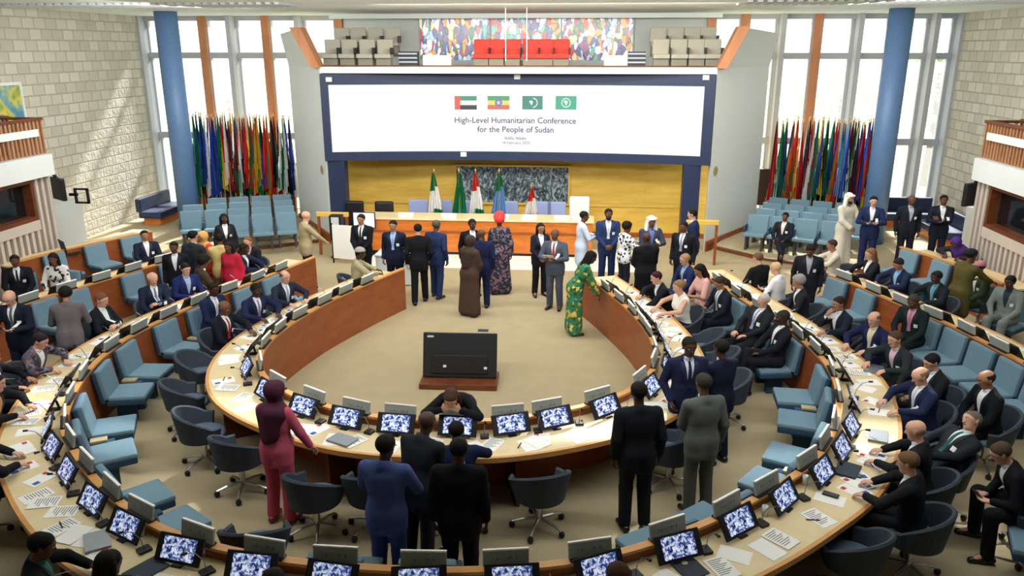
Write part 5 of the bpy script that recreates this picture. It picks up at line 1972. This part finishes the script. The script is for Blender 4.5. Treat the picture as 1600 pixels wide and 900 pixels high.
def body_prims(J, sp, add=0.0, torso=True, arms=True, legs=True):
    s, T = J['s'], J['T']
    f = sp['fat'] * (.93 if sp['fem'] else 1.0)
    P = []
    if torso:
        sw = .135 if sp['fem'] else .168
        P += [C(T(-.072, 0, -.02), T(.072, 0, -.02), .106 * f * s + add, k=.04), C(T(-.064, .010, .12), T(.064, .010, .12), .099 * f * s + add, k=.05),
              C(T(-.075, .0, .26), T(.075, .0, .26), .097 * f * s + add, k=.05), C(T(-.088, .0, .36), T(.088, .0, .36), .096 * f * s + add, k=.05),
              C(T(-sw, -.005, .418), T(sw, -.005, .418), .056 * s + add, k=.04),
              C(T(-.125, -.014, .440), T(-.02, -.032, .482), .040 * s + add, .036 * s + add, k=.035), C(T(.125, -.014, .440), T(.02, -.032, .482), .040 * s + add, .036 * s + add, k=.035)]
        if sp['fem']:
            P += [C(T(-.07, .075, .30), T(.07, .075, .30), .055 * s + add, k=.05)]
    for k_ in 'RL':
        if arms:
            P += [C(J['sh' + k_], J['el' + k_], .050 * s * f + add, .042 * s + add, k=.02), C(J['el' + k_], J['wr' + k_], .041 * s + add, .029 * s + add, k=.02)]
        if legs:
            P += [C(J['hip' + k_], J['knee' + k_], .086 * s * f + add, .058 * s + add, k=.04), C(J['knee' + k_], J['ank' + k_], .056 * s + add, .040 * s + add, k=.02)]
    return P


def head_axes(J):
    Rh = J['Rh']
    return J['head'], Rh @ V(1, 0, 0), Rh @ V(0, 1, 0), Rh @ V(0, 0, 1)


def head_prims(J):
    c, r, f, u = head_axes(J)
    s = J['s'] * .96
    P = [C(c + u * .035 * s - f * .026 * s, c + u * .034 * s + f * .018 * s, .085 * s, .080 * s, k=.02),
         C(c + f * .027 * s + u * .01 * s, c + f * .043 * s - u * .074 * s, .069 * s, .051 * s, k=.03),
         C(J['neck'] - u * .03, c - u * .04 * s - f * .01, .056 * s, .052 * s, k=.03),
         C(c + f * .088 * s + u * .012 * s, c + f * .110 * s - u * .026 * s, .011 * s, .016 * s, k=.012)]
    for sg in (1, -1):
        P += [C(c + r * sg * .077 * s + u * .02 * s - f * .012, c + r * sg * .076 * s - u * .018 * s - f * .005, .019 * s, .014 * s, k=.008)]
    return P


def hand_prims(J, near):
    s = J['s']
    P = []
    g = 1.0 if near else 1.12
    for k_, sg in (('R', 1), ('L', -1)):
        w, d, n = J['wr' + k_], J['hd' + k_], J['pn' + k_]
        side = np.cross(n, d) * (-sg)       # toward the thumb
        if k_ == 'L':
            pass
        kn = []
        for i, o in enumerate((.033, .011, -.011, -.031)):
            b = w + d * (.088 - .006 * abs(i - 1)) * s + side * o * s
            P.append(C(w + side * o * .55 * s + d * .01, b, .0135 * g * s, .0115 * g * s, k=.014))
            ln = (.042, .047, .044, .035)[i] * s
            d1 = d * .86 + n * .5
            d1 = d1 / np.linalg.norm(d1)
            d2 = d * .45 + n * .9
            d2 = d2 / np.linalg.norm(d2)
            b1 = b + d1 * ln + side * o * .12
            b2 = b1 + d2 * ln * .85
            P.append(C(b, b1, .0100 * g * s, .0092 * g * s, k=.004))
            P.append(C(b1, b2, .0092 * g * s, .0078 * g * s, k=.003))
        t0 = w + d * .025 * s + side * .024 * s
        t1 = t0 + (d * .6 + side * .75 + n * .25) * .042 * s
        t2 = t1 + (d * .9 + side * .2 + n * .35) * .034 * s
        P.append(C(t0, t1, .0135 * g * s, .011 * g * s, k=.012))
        P.append(C(t1, t2, .0105 * g * s, .0085 * g * s, k=.004))
    return P


def pattern(name, c1, cs, scale):
    def build(nt, tc, b):
        v = nt.nodes.new('ShaderNodeTexVoronoi')
        v.inputs['Scale'].default_value = scale
        nt.links.new(tc.outputs['Object'], v.inputs['Vector'])
        sp = nt.nodes.new('ShaderNodeSeparateColor')
        nt.links.new(v.outputs['Color'], sp.inputs[0])
        st = [(0.0, c1)] + [(.45 + .55 * i / len(cs), c) for i, c in enumerate(cs)]
        return ramp(nt, sp.outputs[0], st, 'CONSTANT')
    return nodemat(name, build, rough=.8, spec=.15)


def cloth(c, pat=None):
    if pat == 'dots':
        return pattern('dots' + c, c, ['6a6f86', '2a2430', '8a5a58'], 26)
    if pat == 'spots':
        return pattern('spots' + c, c, [c, '2a2c34'], 22)
    if pat == 'floral':
        return pattern('floral' + c, c, ['c9a83a', '2c5a3a', 'd8c25a', '2a6f6a', '2f8a7a'], 17)
    return mat(c, .82, .10, 18, spec=.12)


def patch(J, prims, pts, thick, name, m, parent, dirv=(0, -1, 0), start=.45):
    """a thin piece of cloth lying on the clothes: pts = grid [rows][cols] of torso (x, z)"""
    T, Rt = J['T'], J['Rt']
    rows, cols = len(pts), len(pts[0])
    P = np.array([T(x, start, z) for r_ in pts for x, z in r_])
    d = Rt @ V(*dirv)
    t = np.zeros(len(P))
    for _ in range(14):
        t += np.clip(sd_points(P + np.outer(t, d), prims), -.02, .2) * .95
    S = P + np.outer(np.minimum(t, start + .06), d)
    out = S - np.outer(np.ones(len(S)), d) * thick
    inn = S + np.outer(np.ones(len(S)), d) * .004
    mb = MB()
    n = rows * cols
    vs = list(out) + list(inn)
    fs = []
    for i in range(rows - 1):
        for j in range(cols - 1):
            a = i * cols + j
            fs.append((a, a + 1, a + cols + 1, a + cols))
            fs.append((n + a, n + a + cols, n + a + cols + 1, n + a + 1))
    for i in range(rows - 1):
        for a in (i * cols, i * cols + cols - 1):
            fs.append((a, a + cols, n + a + cols, n + a))
    for j in range(cols - 1):
        for a in (j, (rows - 1) * cols + j):
            fs.append((a, n + a, n + a + 1, a + 1))
    mb.add(vs, fs)
    return mb.build(name, m, parent, smooth=False)


def grid(fn, rows, cols):
    return [[fn(i / (rows - 1), j / (cols - 1)) for j in range(cols)] for i in range(rows)]


def build_person(sp):
    J = sp['J']
    s, T, Rt = J['s'], J['T'], J['Rt']
    dist = math.hypot(sp['x'] - CAM[0], sp['y'] - CAM[1])
    near = dist < 11.5
    vb = .0115 if near else (.0135 if dist < 15 else .016)
    vc = .018 if near else .021
    sit, top = sp['sit'], sp['top']
    skin = mat(sp['skin'], .5, .06, 14, spec=.3)
    P = body_prims(J, sp) + head_prims(J) + hand_prims(J, near)
    for k_ in 'RL':
        P.append(C(J['ank' + k_], J['ank' + k_] + J['foot' + k_] * .12 - V(0, 0, .03), .036, .026, k=.02))
    v, f = sdf_mesh(P, vb)
    o = obj('person', to_mesh(v, f, 'person'), skin)
    o.location = (sp['x'], sp['y'], sp['z'])
    o.rotation_euler = (0, 0, sp['yaw'])
    tag(o, sp['label'], 'person')
    M1, M2 = cloth(sp['c1'], sp['pat']), cloth(sp['c2'])
    a = .020
    ft = sp['fat'] * (.93 if sp['fem'] else 1.0)
    # ---- upper garment
    tor = body_prims(J, sp, a, arms=False, legs=False)
    sl = []
    for k_ in 'RL':
        W = J['el' + k_] + (J['wr' + k_] - J['el' + k_]) * .93
        if top == 'tank':
            continue
        sl += [C(J['sh' + k_], J['el' + k_], .058 * s * ft + .010, .050 * s + .006, k=.016)]
        if not (top == 'blouse' and sp['fem'] and sp['pat'] is None and sp['c1'] == 'dba9a0'):
            sl += [C(J['el' + k_], W, .048 * s + .006, .037 * s + .006, k=.016)]
    hem = []
    if not sit:
        if top in ('suit', 'blouse', 'tank'):
            hem = [C(T(sx * .07, 0, .0), T(sx * .078, 0, -.15 if top == 'suit' else -.09), .104 * ft * s + a, .106 * ft * s + a, k=.05) for sx in (1, -1)]
        elif top == 'tunic':
            hem = [C(V(-.08, 0, .90 * s), V(-.11, 0, .55 * s), .125 * s, .13 * s, k=.08), C(V(.08, 0, .90 * s), V(.11, 0, .55 * s), .125 * s, .13 * s, k=.08)]
    else:
        hem = [C(J['hip' + k_] + V(0, 0, .0), J['hip' + k_] + (J['knee' + k_] - J['hip' + k_]) * .22, .098 * s * ft + .018, .092 * s + .014, k=.04) for k_ in 'RL'] if top != 'tank' else []
    if top == 'robe':
        if not sit:
            hem = [C(V(sx * .07 * s, 0, .92 * s), V(sx * .11 * s, J['ankR' if sx > 0 else 'ankL'][1] * .7, .13), .128 * s, .150 * s, k=.10) for sx in (1, -1)]
            sl = [C(J['sh' + k_], J['el' + k_], .07 * s, .068 * s, k=.05) for k_ in 'RL'] + [C(J['el' + k_], J['el' + k_] + (J['wr' + k_] - J['el' + k_]) * .92, .064 * s, .060 * s, k=.03) for k_ in 'RL']
        else:
            hem = [C(J['hip' + k_], J['knee' + k_], .115 * s, .095 * s, k=.08) for k_ in 'RL'] + [C(J['knee' + k_], J['ank' + k_] + V(0, 0, .05), .092 * s, .095 * s, k=.06) for k_ in 'RL']
    JP = tor + sl + hem
    nm = {'suit': 'jacket', 'robe': 'robe', 'tunic': 'tunic', 'blouse': 'shirt', 'tank': 'sleeveless_top'}[top]
    surf(nm, JP, vc, M1, o)
    # ---- collar, shirt front, tie, lapels
    if top == 'suit':
        shm = cloth(sp['shirt'])
        if sp['hair'] != 'hijab':
            surf('shirt_collar', [C(T(0, .004, .490), T(0, .020, .510), .062 * s, .056 * s, k=0)], .012, shm, o)
        patch(J, JP, grid(lambda i, j: ((j - .5) * (.105 * (1 - i) ** .9 + .022), .498 - .31 * i), 12, 7), .006, 'shirt_front', shm, o)
        if sp['tie']:
            patch(J, JP, grid(lambda i, j: ((j - .5) * (.028 + .03 * i), .490 - .34 * i), 12, 4), .013, 'tie', cloth(sp['tie']), o)
        lap = MB()
        for sg in (1, -1):
            patch(J, JP, grid(lambda i, j: (sg * (.062 * (1 - i) ** .9 + .008 + j * (.035 + .03 * math.sin(PI * min(1, i * 1.4)) * (1 - i))), .475 - .29 * i), 10, 3), .008, 'lapel', mat(sp['c1'], .6, .06, 18, spec=.25), o)
    if sp['badge']:
        patch(J, JP, grid(lambda i, j: (-.135 + .055 * j, .29 - .06 * i), 3, 3), .010, 'badge', mat('f2f2ee', .6, 0, 1), o)
    # ---- trousers and shoes
    if top != 'robe':
        TR = body_prims(J, sp, .016, torso=False, arms=False)
        TR += [C(T(-.075, 0, -.04), T(.075, 0, -.04), .106 * ft * s + .010, k=.05)]
        for k_ in 'RL':
            kn, an = J['knee' + k_], J['ank' + k_]
            TR += [C(kn, an + (kn - an) * .02, .070 * s, .064 * s, k=.03)]
        surf('trousers', TR, vc, M2, o)
    shm_ = mat(sp['shoe'], .35, .05, 8, spec=.5)
    for k_ in 'RL':
        an, fd = J['ank' + k_], J['foot' + k_]
        zb = an[2] - .085
        h0, t0 = an - fd * .055 + V(0, 0, -.05), an + fd * .155 + V(0, 0, -.045)
        lo = zb if sit and sp['legs'] in ('cross', 'out') else max(zb, 0.002)
        surf('shoe', [C(h0, t0, .042, .036, k=.02), C(an - V(0, 0, .02), an + fd * .04 - V(0, 0, .04), .048, .044, k=.03)], .012, shm_, o,
             cut=(lambda X, Y, Z, lo=lo: (lo - Z) + 0 * X + 0 * Y))
    # ---- hair, head coverings
    c, r, f_, u = head_axes(J)
    hs = s * .96
    hm = mat(sp['hc'], .75, .18, 40, spec=.2)
    sc = c + u * .035 * hs - f_ * .010 * hs

    def plane(n_, d):
        n_ = n_ / np.linalg.norm(n_)
        return lambda X, Y, Z: (d - ((X - c[0]) * n_[0] + (Y - c[1]) * n_[1] + (Z - c[2]) * n_[2]))
    hv = .010 if near else .013
    cap = C(sc - f_ * .018, sc + f_ * .022, .0915 * hs, .0865 * hs, k=0)
    H = sp['hair']
    if H in ('short', 'curly', 'afro'):
        g = {'short': 0, 'curly': .018, 'afro': .03}[H]
        surf('hair', [C(sc - f_ * .018 + u * g * .4, sc + f_ * .020 + u * g * .4, .0925 * hs + g, .0875 * hs + g, k=0)], hv, hm, o, plane(u * .78 - f_ * .63, .0))
    elif H == 'fringe':
        pl, p2 = plane(u * .35 - f_ * .94, -.005), plane(-u, -.075)
        surf('hair', [cap], hv, hm, o, lambda X, Y, Z: np.maximum(pl(X, Y, Z), p2(X, Y, Z)))
    elif H in ('long', 'bun'):
        surf('hair', [C(sc - f_ * .018, sc + f_ * .018, .097 * hs, .091 * hs, k=0)], hv, hm, o, plane(u * .74 - f_ * .67, .002))
        if H == 'long':
            q0 = c - f_ * .055
            surf('hair_length', [C(q0 + u * .03, q0 - u * .16 - f_ * .01, .080 * hs, .075 * hs, k=.03), C(q0 - u * .16 - f_ * .01, q0 - u * .27, .075 * hs, .05 * hs, k=.03)] +
                 [C(c + r * sg * .078 * hs - f_ * .03 + u * .03, c + r * sg * .085 * hs - f_ * .02 - u * .17, .032, .030, k=.03) for sg in (1, -1)], hv, hm, o)
        else:
            surf('hair_bun', [C(c - f_ * .115 * hs + u * .03, c - f_ * .118 * hs + u * .03, .048, .045, k=0)], hv, hm, o)
    elif H == 'hijab':
        n_ = u * .30 - f_ * .95
        surf('headscarf', [C(sc - f_ * .02, sc + f_ * .02, .112 * hs, .106 * hs, k=0), C(c - u * .02 - f_ * .01, c - u * .10, .100 * hs, .088 * hs, k=.05)], hv, hm, o, plane(n_, -.062))
        surf('scarf_drape', [C(c - u * .10, T(0, .01, .44), .088 * hs, .115 * s, k=.05), C(T(-.09, -.0, .43), T(.09, 0, .43), .095 * s, k=.06), C(T(0, .06, .40), T(0, .09, .28), .10 * s, .06 * s, k=.05), C(T(0, -.06, .42), T(0, -.075, .16), .105 * s, .08 * s, k=.05), C(T(-.11, -.03, .41), T(-.06, -.07, .12), .085 * s, .07 * s, k=.05), C(T(.11, -.03, .41), T(.05, -.07, .18), .085 * s, .06 * s, k=.05)], .016, hm, o)
    elif H == 'keffiyeh':
        surf('head_cloth', [C(sc - f_ * .02, sc + f_ * .015, .115 * hs, .106 * hs, k=0)], hv, hm, o, plane(u * .55 - f_ * .83, -.03))
        surf('cloth_drape', [C(c - f_ * .06 + u * .02, T(-.05, -.08, .40), .09 * hs, .085 * s, k=.05), C(c + r * .085 - f_ * .02, T(.12, .02, .40), .045, .05, k=.04), C(c - r * .085 - f_ * .02, T(-.12, .02, .40), .045, .05, k=.04),
                             C(T(-.10, -.07, .42), T(.10, -.07, .36), .07, .075, k=.05)], .016, hm, o)
        ring = MB()
        n = 18
        rr = [sc + u * .052 * hs + (r * math.cos(2 * PI * i / n) + f_ * math.sin(2 * PI * i / n)) * .112 * hs for i in range(n + 1)]
        ring.tube(rr, .012, 6).build('head_band', hm if sp['top'] != 'robe' else mat('e8e6de', .7), o)
    elif H == 'wrap':
        surf('headwrap', [C(sc - f_ * .02, sc + f_ * .01, .118 * hs, .110 * hs, k=0), C(sc + u * .07 - r * .04, sc + u * .08 + r * .04, .085, .09, k=.04), C(sc + u * .12 + r * .05, sc + u * .14 - r * .02, .05, .045, k=.04)], hv, hm, o, plane(u * .85 - f_ * .52, .01))
    elif H in ('cap', 'capw'):
        surf('cap', [C(sc - f_ * .014, sc + f_ * .016, .110 * hs, .104 * hs, k=0)], hv, hm, o, plane(u * .97 - f_ * .2, .045))
        surf('hair', [cap], hv, mat('17130f', .75, .18, 40, spec=.2), o, lambda X, Y, Z, a_=plane(u * .78 - f_ * .63, .0), b_=plane(-u, -.05): np.maximum(a_(X, Y, Z), b_(X, Y, Z)))
    # ---- face
    em = mat('1a1411', .3, 0, 1, spec=.6)
    lip = mat('7a4038' if sp['skin'] in ('cf9f86', 'dcb09a', 'a5775a') else '4a2420', .5, 0, 1)
    HP = head_prims(J)

    def onface(x, z, lift=0.0):
        P_ = np.array([c + r * x * hs + u * z * hs + f_ * .2])
        for _ in range(12):
            P_ = P_ - np.outer(sd_points(P_, HP) * .95, f_)
        return P_[0] + f_ * lift
    for sg in (1, -1):
        p = onface(.032 * sg, .012, -.0045)
        M_ = Matrix.Identity(4)
        q = MB().lathe([(.0, -.006), (.009, -.004), (.0125, 0), (.010, .003), (.0055, .0048)], n=10).lathe([(.0055, .0045), (.005, .0056), (.0, .006)], n=10, mi=1)
        e = q.build('eye', [mat('d8d4cc', .3, 0, 1, spec=.5), em], o, smooth=True)
        e.location = p
        e.rotation_euler = Vector(f_).to_track_quat('Z', 'Y').to_euler()
        MB().tube([onface(.032 * sg - .017, .031), onface(.032 * sg, .035), onface(.032 * sg + .017, .031)], .0045, 5).build('eyebrow', hm if H not in ('hijab', 'keffiyeh', 'wrap', 'cap', 'capw', 'bald') else mat('17130f', .8), o)
    MB().tube([onface(-.022, -.056, -.001), onface(0, -.055, .001), onface(.022, -.056, -.001)], [.004, .0065, .004], 6).build('mouth', lip, o)
    if sp['beard']:
        surf('beard', [C(c + f_ * .028 * hs - u * .03 * hs, c + f_ * .047 * hs - u * .078 * hs, .070 * hs, .052 * hs, k=.02)], hv, mat('17130f', .8, .1, 30), o,
             lambda X, Y, Z, a_=plane(-u, .035): a_(X, Y, Z))
    return o


def held(sp, kind, label):
    """a phone or sheet resting in the hands"""
    J = sp['J']
    a = [J['wr' + k_] + J['hd' + k_] * .12 + J['pn' + k_] * .02 for k_ in 'RL']
    c = (a[0] + a[1]) / 2 if sp['arms'][0] == sp['arms'][1] else a[0 if sp['arms'][1] == 'phone' else 1]
    q = rz_(sp['yaw']) @ c + V(sp['x'], sp['y'], sp['z'] + .012)
    if kind == 'phone':
        phone(tuple(q), sp['yaw'], label, tilt=R(35))
    else:
        p = MB().box(-.105, .105, -.148, .148, 0, .004).build('paper_sheet', M_PAPER, None, loc=tuple(q))
        p.rotation_euler = (R(35), 0, sp['yaw'])
        tag(p, label, 'paper')


for sp in PEOPLE:
    build_person(sp)
    if sp.get('hold'):
        held(sp, *sp['hold'])

# ================================================================ podium lamp, added fill lights, sun
def area(name, loc, sx, sy, power, col=(1, 1, 1), rot=(0, 0, 0)):
    l = bpy.data.lights.new(name, 'AREA')
    l.shape = 'RECTANGLE'
    l.size, l.size_y = sx, sy
    l.energy = power
    l.color = col
    o = bpy.data.objects.new(name, l)
    COL.objects.link(o)
    o.location = loc
    o.rotation_euler = rot
    return o


area('overhead_fill', (0, 12.4, 6.5), 16, 5.0, 230, (1, .98, .95))  # added unseen panel that fills the hall from above
area('podium_lamp', (1.0, 18.6, 6.1), 8, 0.8, 520, (1, .90, .70), (R(30), 0, 0))
area('stage_fill', (0, 14.6, 6.1), 11, 0.8, 640, (1, .98, .95), (R(62), 0, 0))  # added fill, lifts the wings and the wall behind the podium
area('gallery_fill', (0, 7.0, 6.5), 16, 1.0, 1250, (1, .99, .98), (R(72), 0, 0))  # added unseen fill from the gallery side, brightens the back walls
for nm, x, sg in (('left', -7.5, -1), ('right', 7.8, 1)):
    area('wall_fill_' + nm, (x, 18.0, 6.1), 2.0, 5, 330, (1, .98, .95), (R(14), R(-30 * sg), 0))  # added fill that washes the side walls and wings
sl = bpy.data.lights.new('sun', 'SUN')
sl.energy = 24.0
sl.angle = R(4)
sl.color = (1, .97, .92)
so = bpy.data.objects.new('sun', sl)
COL.objects.link(so)
so.location = (0, 40, 30)
so.rotation_euler = Vector((.12, 1, .88)).to_track_quat('Z', 'Y').to_euler()
SC.view_settings.exposure = -0.28
